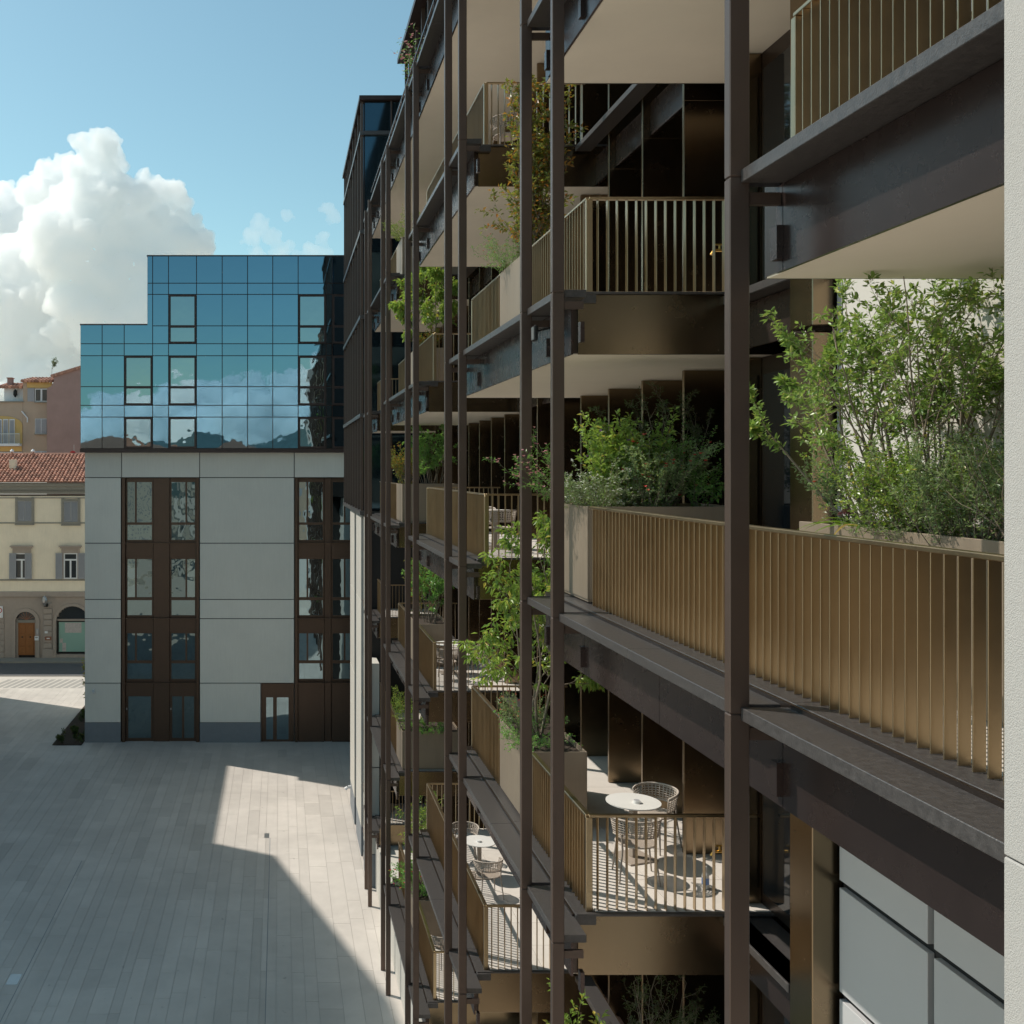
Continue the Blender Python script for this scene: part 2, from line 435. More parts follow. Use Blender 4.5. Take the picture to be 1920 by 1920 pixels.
# stone panels of the lower storeys
for a, b in ((158.5, 228), (228, 374.3), (374.3, 551.7), (551.7, 700)):
    cell('stone_panel', 'stone_panel', facing, a, b, 848, 895.5, FY, FY + 0.06, 0.75)
for a, b in ((158.5, 227), (374.3, 551.7)):
    for r0, r1 in ((895.5, 1018.5), (1018.5, 1124), (1124, 1160), (1160, 1281)):
        cell('stone_panel', 'stone_panel', facing, a, b, r0, r1, FY, FY + 0.06, 0.75)
for a, b in ((158.5, 226.5), (374.3, 489)):
    cell('stone_panel', 'stone_panel', facing, a, b, 1281, 1355, FY, FY + 0.06, 0.75)
    cell('plinth', 'stone_plinth', facing, a + 0.3, b - 0.3, 1355.3, 1393.5, FY - 0.02, FY + 0.061)


def glazed_bay(x0, x1, cols, ground):
    cell('bay_back', 'frame_bronze', facing, x0, x1, 896, 1393, FY + 0.36, FY + 0.418, Yr=FY)
    edges = [x0] + [e for c in cols for e in c] + [x1]
    for k in range(0, len(edges), 2):        # upright bronze piers between the windows, chamfer-set
        if edges[k + 1] - edges[k] > 1: cell('bay_pier', 'frame_bronze', facing, edges[k] + 0.4, edges[k + 1] - 0.4, 896, 1393, FY + (0.16 if 0 < k < len(edges) - 2 else 0.02), FY + 0.359, Yr=FY, ch=0.02)
    for yy in (1018.5, 1160, 1281):
        cell('bay_rail', 'frame_bronze', facing, x0 + 0.3, x1 - 0.3, yy - 0.9, yy + 0.9, FY - 0.02, FY + 0.1)
    for ci, (a, b) in enumerate(cols):
        for fi, (s0, f0, up0, up1, lo0, lo1, f1) in enumerate(((896, 897, 904, 980, 984.5, 1013, 1017.5), (1019.5, 1046, 1049, 1121, 1126.5, 1155, 1159), (1161, 1186, 1189, 1240, 1245.5, 1275, 1280))):
            if f0 - s0 > 5: cell('spandrel', 'frame_bronze', facing, a, b, s0, f0 - .3, FY + 0.2, FY + 0.355, Yr=FY)
            m = MB(); D0, D1 = FY + 0.26, FY + 0.352
            f = lambda A, B, C, Dd: m.box(px(A, 0, FY)[0], px(B, 0, FY)[0], D0, D1, px(0, Dd, FY)[1], px(0, C, FY)[1])
            q = a + (b - a) * (0.36 if ci == 0 else 0.62)
            f(a, a + 2.4, f0, f1); f(b - 2.4, b, f0, f1); f(a + 2.4, b - 2.4, f0, up0); f(a + 2.4, b - 2.4, up1, lo0); f(a + 2.4, b - 2.4, lo1, f1); f(q - 1.6, q + 1.6, up0, up1)
            w = m.build('window', 'frame_bronze', facing)
            for pa, pb, pc, pd in ((a + 2.4, q - 1.6, up0, up1), (q + 1.6, b - 2.4, up0, up1), (a + 2.4, b - 2.4, lo0, lo1)):
                cell('pane', 'window_dark' if x0 < 400 else 'window_glass', w, pa, pb, pc, pd, FY + 0.30, FY + 0.32, Yr=FY)
        if ground == 'doors':
            cell('spandrel', 'frame_bronze', facing, a, b, 1282.5, 1307, FY + 0.18, FY + 0.355, Yr=FY)
            m = MB(); f = lambda A, B, C, Dd: m.box(px(A, 0, FY)[0], px(B, 0, FY)[0], FY + 0.25, FY + 0.352, max(0.0, px(0, Dd, FY)[1]), px(0, C, FY)[1])
            f(a, a + 4, 1307.5, 1393); f(b - 4, b, 1307.5, 1393); f(a + 4, b - 4, 1386, 1393)
            if ci: f((a + b) / 2 - 2, (a + b) / 2 + 2, 1307.5, 1386)
            d = m.build('door', 'frame_bronze', facing)
            for pa, pb in (((a + 4, b - 4),) if not ci else ((a + 4, (a + b) / 2 - 2), ((a + b) / 2 + 2, b - 4))):
                cell('pane', 'window_dark', d, pa, pb, 1308, 1386, FY + 0.29, FY + 0.31, Yr=FY)
            hx, hz = px(a + 1.5, 1331, FY); box('handle', 'steel', d, hx - 0.03, hx + 0.03, FY + 0.2, FY + 0.25, hz - 0.05, hz + 0.05)
        else:
            cell('bronze_panel', 'frame_bronze', facing, a + 0.5, b, 1282.5, 1393, FY + 0.10, FY + 0.355, Yr=FY)


glazed_bay(227.3, 373.7, [(235, 286), (318, 367)], 'doors')
glazed_bay(552.3, 676, [(559, 608), (622, 662)], 'panels')
# double glass door right of the pale panel
cell('door_head', 'frame_bronze', facing, 490, 551, 1282, 1308, FY + 0.05, FY + 0.40, Yr=FY)
m = MB(); f = lambda A, B, C, Dd: m.box(px(A, 0, FY)[0], px(B, 0, FY)[0], FY + 0.16, FY + 0.3, max(0.0, px(0, Dd, FY)[1]), px(0, C, FY)[1])
f(490, 499, 1308.5, 1393); f(541, 551, 1308.5, 1393); f(512, 519, 1308.5, 1388); f(499, 541, 1388, 1393)
d = m.build('door', 'frame_bronze', facing)
for pa, pb in ((499, 512), (519, 541)): cell('pane', 'window_glass', d, pa, pb, 1309, 1388, FY + 0.2, FY + 0.22, Yr=FY)
cell('door_backing', 'joint_dark', facing, 490, 551, 1309, 1393, FY + 0.305, FY + 0.41, Yr=FY)


def bullet_camera(label, loc, d):
    o = empty('security_camera', loc, label, 'camera')
    L = Vector(loc); d = Vector(d)
    MB().tube([L, L + d * 0.12], 0.05, 10).build('mount', 'white_paint', o)
    MB().tube([L + d * 0.12 + Vector((-0.02, 0, -0.03)), L + d * 0.30 + Vector((0.06, 0, -0.10))], [0.06, 0.075], 12).build('housing', 'white_paint', o)


sx, sz = px(176, 1293, FY); bullet_camera('small white security camera on the pale stone left of the doors', (sx, FY, sz), (0, -1, 0))

# ================================================================== planting bed beside the facing building
bed = box('planting_bed', 'soil', None, -12.0, -10.46, 53.4, 62.5, -0.05, 0.05); tag(bed, 'narrow soil bed along the left side of the stone building', kind='structure')

# ================================================================== STREET AT THE LEFT: cream house
HY = 78.0
house = empty('cream_house', (-20, HY, 0), 'cream plastered house with grey shutters and terracotta tiled roof', 'house')
hx0, hx1 = -32.0, -8.0
_, z_str = px(0, 1112, HY); _, z_eave = px(0, 905, HY); _, z_corn = px(0, 932, HY)
def hc(name, mt, parent, x0, x1, y0, y1, d0, d1, ch=0.0): return cell(name, mt, parent, x0, x1, y0, y1, HY + d0, HY + d1, Yr=HY, ch=ch)
# wall with openings is built of bands: ground floor stone, then plaster
wz = lambda y: px(0, y, HY)[1]
def arch_wall():
    m = MB(); seg = 14
    ops = [(29, 68, 1160, 1236), (105, 168, 1168, 1227)]     # arched doorway, shop arch (x0,x1,spring y,sill y)
    top = wz(1112); xs_ = [hx0]
    def col_(a, b, z0, z1):
        if b - a > 1e-4 and z1 - z0 > 1e-4: m.box(a, b, HY, HY + 0.5, z0, z1)
    cur = hx0
    for (a, b, sy, by) in ops:
        A = px(a, 0, HY)[0]; B = px(b, 0, HY)[0]
        col_(cur, A, 0, top); r = (B - A) / 2; zc = wz(sy); cx = (A + B) / 2
        if wz(by) > 0.02: col_(A, B, 0, wz(by))
        for k in range(seg):
            u0 = A + (B - A) * k / seg; u1 = A + (B - A) * (k + 1) / seg
            um = (u0 + u1) / 2; h = math.sqrt(max(r * r - (um - cx) ** 2, 0))
            col_(u0, u1, zc + h, top)
        cur = B
    col_(cur, hx1, 0, top)
    return m.build('ground_floor_wall', 'taupe_stone', house)
arch_wall()
box('upper_wall', 'yellow_plaster', house, hx0, hx1, HY, HY + 0.45, wz(1112) + 0.002, wz(930))
box('house_body', 'tan_plaster', house, hx0 + 0.02, hx1 - 0.02, HY + 0.502, HY + 9, 0, wz(932))
box('string_course', 'taupe_stone', house, hx0, hx1, HY - 0.14, HY - 0.002, wz(1119), wz(1109), 0.03)
box('string_course', 'grey_stone', house, hx0, hx1, HY - 0.08, HY - 0.002, wz(1088.5), wz(1086))
box('string_course', 'grey_stone', house, hx0, hx1, HY - 0.06, HY - 0.002, wz(981.5), wz(979.5))
box('cornice', 'grey_stone', house, hx0, hx1, HY - 0.30, HY + 0.45, wz(912), wz(905), 0.04)
box('cornice', 'grey_stone', house, hx0, hx1, HY - 0.18, HY + 0.44, wz(918), wz(912) - 0.002)
box('cornice', 'grey_stone', house, hx0, hx1, HY - 0.10, HY + 0.43, wz(926), wz(918) - 0.002)
m = MB()
for k in range(160):
    x = -24 + k * 0.11
    if x > -13: break
    m.box(x, x + 0.06, HY - 0.16, HY - 0.101, wz(922), wz(918.4))
m.build('dentils', 'grey_stone', house)
box('gutter_line', 'taupe_stone', house, hx0, hx1, HY - 0.05, HY - 0.003, wz(934.5), wz(932.5))
# roof of barrel tiles, one by one in mesh, joined because each is smaller than a few pixels
m = MB(); rng = random.Random(5); e0 = Vector((0, HY - 0.45, wz(905) + 0.03)); r0 = Vector((0, HY + 5.2, 15.75)); sl = r0 - e0; L = sl.length; sl.normalize(); nrm = Vector((0, -sl.z, sl.y))
ntile = 16; x = -24.0
while x < -12.5:
    for k in range(ntile):
        tone = rng.choice((0.75, 0.9, 1.0, 1.1, 1.3, 1.45)) * rng.uniform(.9, 1.1)
        a = e0 + sl * (L * k / ntile); b = e0 + sl * (L * (k + 1.12) / ntile); off = rng.uniform(-.012, .012)
        for w, ra, rb, zo in ((0.0, 0.125, 0.095, 0.03),):
            P = []
            for (q, r) in ((a + nrm * 0.035, ra), (b, rb)):
                P.append([q + Vector((x + off + math.cos(th) * r, 0, 0)) + nrm * (math.sin(th) * r * 0.9) for th in [math.pi * j / 5 for j in range(6)]])
            bi = len(m.v)
            for row in P:
                for v_ in row: m.v.append(tuple(v_)); m.tone.append(tone)
            for j in range(5): m.f.append((bi + j, bi + j + 1, bi + 6 + j + 1, bi + 6 + j))
            m.f.append(tuple(bi + j for j in range(6)))
    x += 0.29
rf = m.build('roof_tiles', 'terracotta', house); tag(rf, kind='stuff')
m = MB(); m.face([(hx0, e0.y, e0.z), (hx1, e0.y, e0.z), (hx1, r0.y, r0.z), (hx0, r0.y, r0.z)], .6); m.face([(hx0, r0.y, r0.z), (hx1, r0.y, r0.z), (hx1, HY + 10, wz(905)), (hx0, HY + 10, wz(905))], .7)
m.build('roof', 'terracotta', house)
MB().tube([(hx0, r0.y, r0.z + .03), (hx1, r0.y, r0.z + .03)], 0.12, 8).build('ridge', 'terracotta', house)
hc('chimney', 'yellow_plaster', house, 4, 16, 861, 884, 2.0, 2.6)


def house_window(xc, top, bot, style):
    """style: shut shutters, or open with white casement and side shutters"""
    a, b = xc - 13, xc + 13
    if style == 'shut':
        m = MB(); q = lambda A, B, C, D, d=0.10: m.box(px(A, 0, HY)[0], px(B, 0, HY)[0], HY - d, HY - 0.002, wz(D), wz(C))
        q(a - 4.5, a, top - 7, bot + 5); q(b, b + 4.5, top - 7, bot + 5); q(a, b, top - 4, top); q(a - 5, b + 5, bot + 5.2, bot + 7.5, .14); q(a, b, bot, bot + 5)
        w = m.build('window', 'grey_stone', house)
        for s0, s1 in ((a, xc - 0.3), (xc + 0.3, b)):
            m = MB(); X0 = px(s0, 0, HY)[0]; X1 = px(s1, 0, HY)[0]; Z0, Z1 = wz(bot), wz(top)
            m.box(X0, X0 + .07, HY - .06, HY - .004, Z0, Z1); m.box(X1 - .07, X1, HY - .06, HY - .004, Z0, Z1); m.box(X0 + .07, X1 - .07, HY - .06, HY - .004, Z1 - .08, Z1); m.box(X0 + .07, X1 - .07, HY - .06, HY - .004, Z0, Z0 + .08)
            n = 20
            for k in range(n):
                zz = Z0 + .09 + (Z1 - Z0 - .18) * k / n; m.face([(X0 + .07, HY - .045, zz), (X1 - .07, HY - .045, zz), (X1 - .07, HY - .012, zz + (Z1 - Z0) / n * 1.1), (X0 + .07, HY - .012, zz + (Z1 - Z0) / n * 1.1)])
            m.build('shutter', 'shutter_grey', w)
    else:
        m = MB(); q = lambda A, B, C, D, d=0.10: m.box(px(A, 0, HY)[0], px(B, 0, HY)[0], HY - d, HY - 0.002, wz(D), wz(C))
        q(a - 3, a - .1, top - 0, bot); q(b + .1, b + 3, top - 0, bot); q(a - 4, b + 4, top - 9, top - .2); q(a - 8, b + 8, top - 14, top - 11.5, .3); q(a - 6, b + 6, top - 11.5, top - 9, .2)
        w = m.build('window', 'taupe_stone', house)
        m = MB(); q = lambda A, B, C, D: m.box(px(A, 0, HY)[0], px(B, 0, HY)[0], HY - .05, HY - 0.003, wz(D), wz(C))
        q(a, a + 2.4, top, bot); q(b - 2.4, b, top, bot); q(a + 2.4, b - 2.4, top, top + 2); q(a + 2.4, b - 2.4, top + 11, top + 14); q(a + 2.4, b - 2.4, bot - 2, bot); q(xc - 1.6, xc + 1.6, top + 14, bot - 2)
        m.build('casement', 'white_paint', w)
        hc('pane', 'dark_glass', w, a + 2.4, b - 2.4, top + 2, bot - 2, -0.02, -0.004)
        for s0, s1 in style:
            m = MB(); X0 = px(s0, 0, HY)[0]; X1 = px(s1, 0, HY)[0]; Z0, Z1 = wz(bot), wz(top)
            m.box(X0, X0 + .07, HY - .16, HY - .105, Z0, Z1); m.box(X1 - .07, X1, HY - .16, HY - .105, Z0, Z1); m.box(X0 + .07, X1 - .07, HY - .16, HY - .105, Z1 - .08, Z1); m.box(X0 + .07, X1 - .07, HY - .16, HY - .105, Z0, Z0 + .08)
            n = 22
            for k in range(n):
                zz = Z0 + .09 + (Z1 - Z0 - .18) * k / n; m.face([(X0 + .07, HY - .15, zz), (X1 - .07, HY - .15, zz), (X1 - .07, HY - .112, zz + (Z1 - Z0) / n * 1.1), (X0 + .07, HY - .112, zz + (Z1 - Z0) / n * 1.1)])
            m.build('shutter', 'shutter_grey', w)


house_window(46.5, 939, 977, 'shut'); house_window(133, 940, 978, 'shut'); house_window(-40, 939, 977, 'shut')
house_window(41, 1037, 1085, ((18, 31), (47.5, 60))); house_window(132.5, 1037, 1085, ((105, 117.5), (147.5, 160))); house_window(-46, 1037, 1085, ((-69, -57), (-33, -21)))
# arched surrounds and doors
def ring(name, mt, xc, spring, r0, r1, d0, d1, foot):
    m = MB(); c = px(xc, 0, HY)[0]; z = wz(spring); k = HY / 1900; a, b = r0 * k, r1 * k; n = 16
    for j in range(n):
        t0, t1 = math.pi * j / n, math.pi * (j + 1) / n
        P = [(c + r * math.cos(t), z + r * math.sin(t)) for r, t in ((a, t0), (b, t0), (b, t1), (a, t1))]
        m.prism(P, 1, HY + d0, HY + d1)
    for s in (-1, 1): m.box(c + s * a, c + s * b, HY + d0, HY + d1, max(0, wz(foot)), z)
    return m.build(name, mt, house, fix=True)
ring('door_surround', 'taupe_stone', 48.5, 1166, 19.4, 26, -0.10, -0.003, 1236)
ring('shop_surround', 'taupe_stone', 136.5, 1168, 31.6, 37, -0.09, -0.003, 1236)
dr = hc('wooden_door', 'oak_door', house, 33, 64.5, 1168.5, 1229, 0.18, 0.26)
for a, b in ((34, 48), (49.5, 63.5)):
    for c, d_ in ((1172, 1188), (1191, 1210), (1213, 1227)): hc('door_panel', 'oak_door', dr, a + 1.5, b - 1.5, c, d_, 0.15, 0.178, ch=0.02)
for xh in (41, 56): hx, hz = px(xh, 1195, HY); MB().tube([(hx, HY + .1, hz), (hx, HY + .15, hz)], .06, 8).build('knocker', 'black_iron', dr)
hc('door_recess', 'taupe_stone', house, 29.2, 33, 1160, 1235, 0.14, 0.45); hc('door_recess', 'taupe_stone', house, 64.5, 67.8, 1160, 1235, 0.14, 0.45); hc('door_lintel', 'grey_stone', house, 30, 67, 1163, 1168, 0.1, 0.4)
m = MB(); c = px(48.5, 0, HY)[0]; z = wz(1163); P = [(c + 16 * HY / 1900 * math.cos(math.pi * j / 16), z + 15 * HY / 1900 * math.sin(math.pi * j / 16)) for j in range(17)]
fl = m.prism(P, 1, HY + .2, HY + .24).build('fanlight', 'dark_glass', house, fix=True)
m = MB()
for j in range(1, 8): th = math.pi * j / 8; m.tube([(c, HY + .19, z), (c + 15.5 * HY / 1900 * math.cos(th), HY + .19, z + 14.5 * HY / 1900 * math.sin(th))], .025, 4)
m.build('grille', 'copper_brown', fl)
hc('door_backing', 'joint_dark', house, 29.5, 67.5, 1130, 1236, 0.40, 0.49)
# shop window
sh = hc('shop_window', 'black_iron', house, 107, 168, 1163, 1226, 0.2, 0.3)
hc('poster', 'poster_green', sh, 109.5, 167, 1167, 1222.5, 0.17, 0.198)
for a, b, c_, d_ in ((121, 152, 1168, 1187), (111, 117, 1198, 1206), (116, 123, 1206, 1222)): hc('poster_print', 'poster_pale', sh, a, b, c_, d_, 0.163, 0.169, ch=0.002)
hc('shop_backing', 'dark_glass', house, 105.5, 167.5, 1129, 1163, 0.3, 0.49)
hc('shop_transom', 'taupe_stone', house, 105.5, 168, 1161.3, 1164.5, 0.08, 0.3)
for k in range(9):
    hc('rusticated_block', 'taupe_stone', house, 82, 98, 1130 + k * 10.8, 1139.8 + k * 10.8, -0.10, -0.003, ch=0.03)
for k in range(8):
    hc('rusticated_block', 'taupe_stone', house, -16, 8, 1146 + k * 11, 1156 + k * 11, -0.06, -0.003, ch=0.03)
hc('pilaster_base', 'taupe_stone', house, 80, 100, 1218, 1235.5, -0.14, -0.101)


def wall_thing(name, label, cat, parts):
    o = None
    for nm, mt, x0, x1, y0, y1, d0, d1 in parts:
        if o is None:
            X, Z = px((x0 + x1) / 2, y1, HY); o = empty(name, (X, HY + d0, Z), label, cat)
        hc(nm, mt, o, x0, x1, y0, y1, d0, d1, ch=0.01)
    return o


lan = wall_thing('wall_lantern', 'hanging grey wall lantern above the stone pilaster beside the wooden door', 'lantern', [('arm', 'black_iron', 84, 89, 1131, 1136, -0.4, -0.101), ('bracket', 'black_iron', 85, 91, 1131, 1137, -0.3, -0.12)])
X, Z = px(86.5, 1128, HY); MB().tube([(X, HY - .5, Z - .28), (X, HY - .5, Z), (X, HY - .5, Z + .18), (X, HY - .5, Z + .4), (X, HY - .5, Z + .52)], [.08, .2, .24, .16, .03], 8).build('lamp_glass', 'steel', lan)
wall_thing('wall_sign', 'white square sign with red ring at the left edge of the stone wall', 'sign', [('board', 'sign_white', -8, 6, 1136, 1158, -0.12, -0.065)])
cx_, cz_ = px(0, 1144, HY); so = [o for o in col.objects if o.name.startswith('wall_sign')][0]
m = MB()
for j in range(20):
    t0, t1 = 2 * math.pi * j / 20, 2 * math.pi * (j + 1) / 20
    m.face([(cx_ + r * math.cos(t), HY - .124, cz_ + r * math.sin(t)) for r, t in ((.14, t0), (.20, t0), (.20, t1), (.14, t1))])
m.build('red_ring', 'sign_red', so)
wall_thing('name_plate', 'reddish brown name plate on the pilaster beside the wooden door', 'plate', [('plate', 'copper_brown', 85, 97, 1193, 1200, -0.13, -0.102), ('lettering', 'sign_white', 88, 94, 1195.5, 1197.5, -0.135, -0.131)])
wall_thing('number_plate', 'small white house number plate on the pilaster', 'plate', [('plate', 'sign_white', 84.5, 90, 1183, 1187, -0.13, -0.102)])
wall_thing('intercom', 'grey intercom panel right of the wooden door', 'intercom', [('panel', 'shutter_grey', 68.5, 73, 1178, 1190, -0.14, -0.101), ('buttons', 'steel', 69.3, 72, 1180, 1188, -0.15, -0.141)])
wall_thing('letter_box', 'pale letter box below the intercom panel by the wooden door', 'letter box', [('body', 'white_paint', 66, 73.5, 1192, 1200, -0.22, -0.101), ('slot', 'black_iron', 67, 72, 1194, 1195, -0.225, -0.221)])

# ------------------------------------------------------------------ buildings behind the cream house
PY = 96.0
pz = lambda y: px(0, y, PY)[1]
pink = empty('pink_gable_building', (-20, PY, 0), 'tall windowless dusty pink gable wall behind the cream house', 'building')
m = MB(); P = [(px(88, 0, PY)[0], 0.0), (px(190, 0, PY)[0], 0.0), (px(190, 0, PY)[0], pz(678)), (px(152, 0, PY)[0], pz(690)), (px(112, 0, PY)[0], pz(703)), (px(100, 0, PY)[0], pz(706)), (px(101, 0, PY)[0], pz(715)), (px(96, 0, PY)[0], pz(724)), (px(88, 0, PY)[0], pz(728))]
m.prism(P, 1, PY, PY + 8).build('wall', 'pink_plaster', pink, fix=True)
m = MB(); A = [px(98, 0, PY)[0], pz(706.5)]; 
for k in range(30):
    u = k / 30; x = px(98 + 92 * u, 0, PY)[0]; z = pz(706 - 28 * u)
    m.tube([(x, PY - .15, z + .06), (x, PY + 1.5, z + .08)], .16, 6, tone=random.Random(k).uniform(.7, 1.2))
m.build('coping_tiles', 'terracotta', pink)
tan = empty('tan_apartment_house', (-27, PY + 1, 0), 'tan plastered apartment house with arched balcony and small tiled roofs', 'building')
TY = PY + 1.0
def tc(name, mt, parent, x0, x1, y0, y1, d0, d1, ch=0.0): return cell(name, mt, parent, x0, x1, y0, y1, TY + d0, TY + d1, Yr=TY, ch=ch)
tc('wall', 'tan_plaster', tan, 43, 89, 716, 880, 0, 7); tc('wall', 'tan_plaster', tan, -60, 42.6, 754, 880, 0.02, 6.9); tc('white_attic_wall', 'white_paint', tan, 3, 45, 724, 753.6, 0.9, 5)
tc('eaves_band', 'ochre_plaster', tan, 51, 98, 717, 727, -0.08, -0.003); tc('terrace_slab', 'grey_stone', tan, -60, 45, 752, 754.5, -0.12, 0.9)
def tiled(x0, x1, ye, yr, d0, d1):
    m = MB(); rg = random.Random(int(x0 * 7)); k = TY / 1900; X = px(x0, 0, TY)[0]; X1 = px(x1, 0, TY)[0]
    ze, zr = px(0, ye, TY)[1], px(0, yr, TY)[1]
    while X < X1:
        for i in range(5):
            u0, u1 = i / 5, (i + 1.1) / 5
            m.tube([(X, TY + d0 + (d1 - d0) * u0, ze + (zr - ze) * u0 + .06), (X, TY + d0 + (d1 - d0) * u1, ze + (zr - ze) * u1)], [.17, .13], 6, tone=rg.choice((.6, .85, 1, 1.25, 1.4)))
        X += 0.34
    m.face([(px(x0, 0, TY)[0] - .2, TY + d0, ze - .02), (X1 + .2, TY + d0, ze - .02), (X1 + .2, TY + d1, zr - .02), (px(x0, 0, TY)[0] - .2, TY + d1, zr - .02)], .6)
    return m.build('tiled_roof', 'terracotta', tan)
tiled(-4, 45, 726, 714, 0.4, 4); tiled(44, 100, 716, 702, -0.5, 4.5)
tc('ridge_cap', 'frame_dark', tan, 88, 112, 699, 702, 3.5, 4.6)
tc('chimney', 'pink_plaster', tan, 5, 14, 706, 722, 1.6, 2.3, 0.02); tc('chimney_cap', 'terracotta', tan, 4, 15, 705, 706.5, 1.5, 2.4)
def tan_window(x0, x1, y0, y1, shut):
    w = tc('window', 'white_paint', tan, x0, x1, y0, y1, -0.05, -0.003)
    xm = (x0 + x1) / 2
    if shut:
        for a, b in ((x0, xm - .4), (xm + .4, x1)): tc('shutter', 'shutter_grey', w, a + .8, b - .4, y0 + 1, y1 - 1, -0.09, -0.052)
    else:
        for a, b in ((x0, xm - .8), (xm + .8, x1)): tc('pane', 'dark_glass', w, a + 1.2, b - .6, y0 + 1.5, y1 - 1.5, -0.06, -0.052)
    tc('sill', 'grey_stone', w, x0 - 1, x1 + 1, y1 + .1, y1 + 2.2, -0.2, -0.003)
tan_window(66, 89, 729, 753, False); tan_window(66, 88, 785, 813, True); tan_window(66, 88, 846, 862, True)
tc('shutter', 'shutter_grey', tan, 52, 65, 728, 753, -0.09, -0.003)
# arched loggia with balcony
m = MB(); cxx = px(6, 0, TY)[0]; k = TY / 1900
P = [(cxx + 36 * k * math.cos(math.pi * j / 14), px(0, 797, TY)[1] + 17 * k * math.sin(math.pi * j / 14)) for j in range(15)] + [(cxx - 36 * k, px(0, 834, TY)[1]), (cxx + 36 * k, px(0, 834, TY)[1])]
lo = m.prism(P, 1, TY - 0.04, TY + 0.015).build('arched_recess', 'ochre_plaster', tan, fix=True)
for a, b in ((-6, 4), (6, 16), (18, 28)): tc('french_window', 'white_paint', lo, a, b, 786, 832, -0.10, -0.042); tc('pane', 'shutter_grey', lo, a + 1.2, b - 1.2, 788, 831, -0.12, -0.101)
bl = tc('balcony_slab', 'white_paint', tan, -40, 41, 832, 836.5, -0.9, -0.045); tc('ochre_band', 'ochre_plaster', tan, -40, 41, 837, 846, -0.05, -0.003)
m = MB(); m.box(px(-40, 0, TY)[0], px(41, 0, TY)[0], TY - .9, TY - .85, px(0, 814.5, TY)[1], px(0, 813, TY)[1])
for j in range(48):
    x = px(-40 + j * 1.72, 0, TY)[0]; m.box(x, x + .025, TY - .89, TY - .86, px(0, 832, TY)[1], px(0, 814.5, TY)[1])
m.build('balcony_rail', 'steel', bl)
tan_window(-2, 42, 848, 862, True)
MB().tube([(px(41, 0, TY)[0], TY - .1, px(0, 771, TY)[1]), (px(52, 0, TY)[0], TY - .1, px(0, 784, TY)[1]), (px(52, 0, TY)[0], TY - .1, px(0, 792, TY)[1])], .07, 6).build('drain_pipe', 'white_paint', tan)
lx, lz = px(25.5, 737, TY); MB().tube([(lx, TY + .6, lz - .35), (lx, TY + .6, lz - .1), (lx, TY + .6, lz + .25), (lx, TY + .6, lz + .42)], [.06, .2, .17, .03], 8).build('lantern', 'black_iron', tan)
# satellite dish and small roof vents of the cream house
d_ = empty('satellite_dish', (px(137, 0, HY + 5.3)[0], HY + 5.3, 15.7), 'round dark red satellite dish on the ridge of the cream house', 'dish')
c = Vector((px(137, 0, HY + 5.3)[0], HY + 5.25, px(0, 851, HY + 5.3)[1]))
MB().tube([c + Vector((0, .1, 0)), c, c + Vector((0, -.05, 0))], [.1, .24, .26], 16).build('bowl', 'sign_red', d_); MB().tube([c + Vector((0.06, .1, -.45)), c + Vector((.06, .1, .75))], .018, 5).build('mast', 'steel', d_)
for i_, (xp, nm, lab) in enumerate(((25, 'roof_vent', 'reddish roof vent standing near the chimney of the cream house'), (64, 'roof_vent', 'reddish roof vent near the middle of the cream house ridge'))):
    X = px(xp, 0, HY + 5.0)[0]; o = empty(nm, (X, HY + 4.6, 15.5), lab, 'vent', 'vents on the tiled roof')
    MB().tube([(X, HY + 4.6, 15.4), (X, HY + 4.6, 15.95)], .09, 8).build('pipe', 'terracotta', o); MB().tube([(X, HY + 4.6, 15.95), (X, HY + 4.6, 16.05), (X, HY + 4.6, 16.2)], [.14, .17, .05], 10).build('cap', 'white_paint', o)
# ------------------------------------------------------------------ tall building left of the view: casts the long shadow over the square
lb = empty('tall_palazzo', (-27, 30, 0), 'tall rendered building beyond the left edge, shading the square', 'building')
ridge = [(49.4, 0), (49.4, 28.2), (40.6, 32.6), (36, 33.4), (30, 33.4), (30, 0)]
MB().prism([(p[0], p[1]) for p in ridge], 0, -34, -21).build('wall', 'grey_render', lb, fix=True)
box('wall', 'grey_render', lb, -32, -21, 49.42, 66.4, 0, 25.0)
for k in range(6):
    for r in range(8):
        y0 = 31 + k * 3.0; w = box('window', 'shutter_grey', lb, -20.98, -20.9, y0, y0 + 1.3, 3 + r * 3.3, 5 + r * 3.3)
        box('pane', 'dark_glass', w, -20.9, -20.87, y0 + .1, y0 + 1.2, 3.1 + r * 3.3, 4.9 + r * 3.3)
# ------------------------------------------------------------------ behind the viewer: what the mirror glass shows
for i_, (x0, x1, y0, y1, h, mt, lab) in enumerate(((-34, -15, -52, -38, 17.2, 'grey_render', 'low brown building behind the viewer reflected in the glass at left'),
                                              (-12, -3, -70, -58, 17.0, 'white_plaster', 'pale building behind the viewer reflected in the mirror glass'), (-1, 26, -110, -90, 14.6, 'tan_plaster', 'tan row behind the viewer reflected low in the mirror glass'))):
    o = empty('reflected_house', ((x0 + x1) / 2, y1, 0), lab, 'building', None)
    box('wall', mt, o, x0, x1, y0, y1, 0, h)
    MB().prism([(x0 - .4, h + .002), (x1 + .4, h + .002), ((x0 + x1) / 2, h + 2.2)], 1, y0 - .3, y1 + .3).build('roof', 'terracotta', o, fix=True)
    for k in range(int((x1 - x0) / 3)):
        for r in range(4): w = box('window', 'shutter_grey', o, x0 + 1 + k * 3, x0 + 2.1 + k * 3, y1 + .002, y1 + .05, 2 + r * 3.6, 3.8 + r * 3.6)
m = MB(); rng = random.Random(3); N = 120; rows = 7
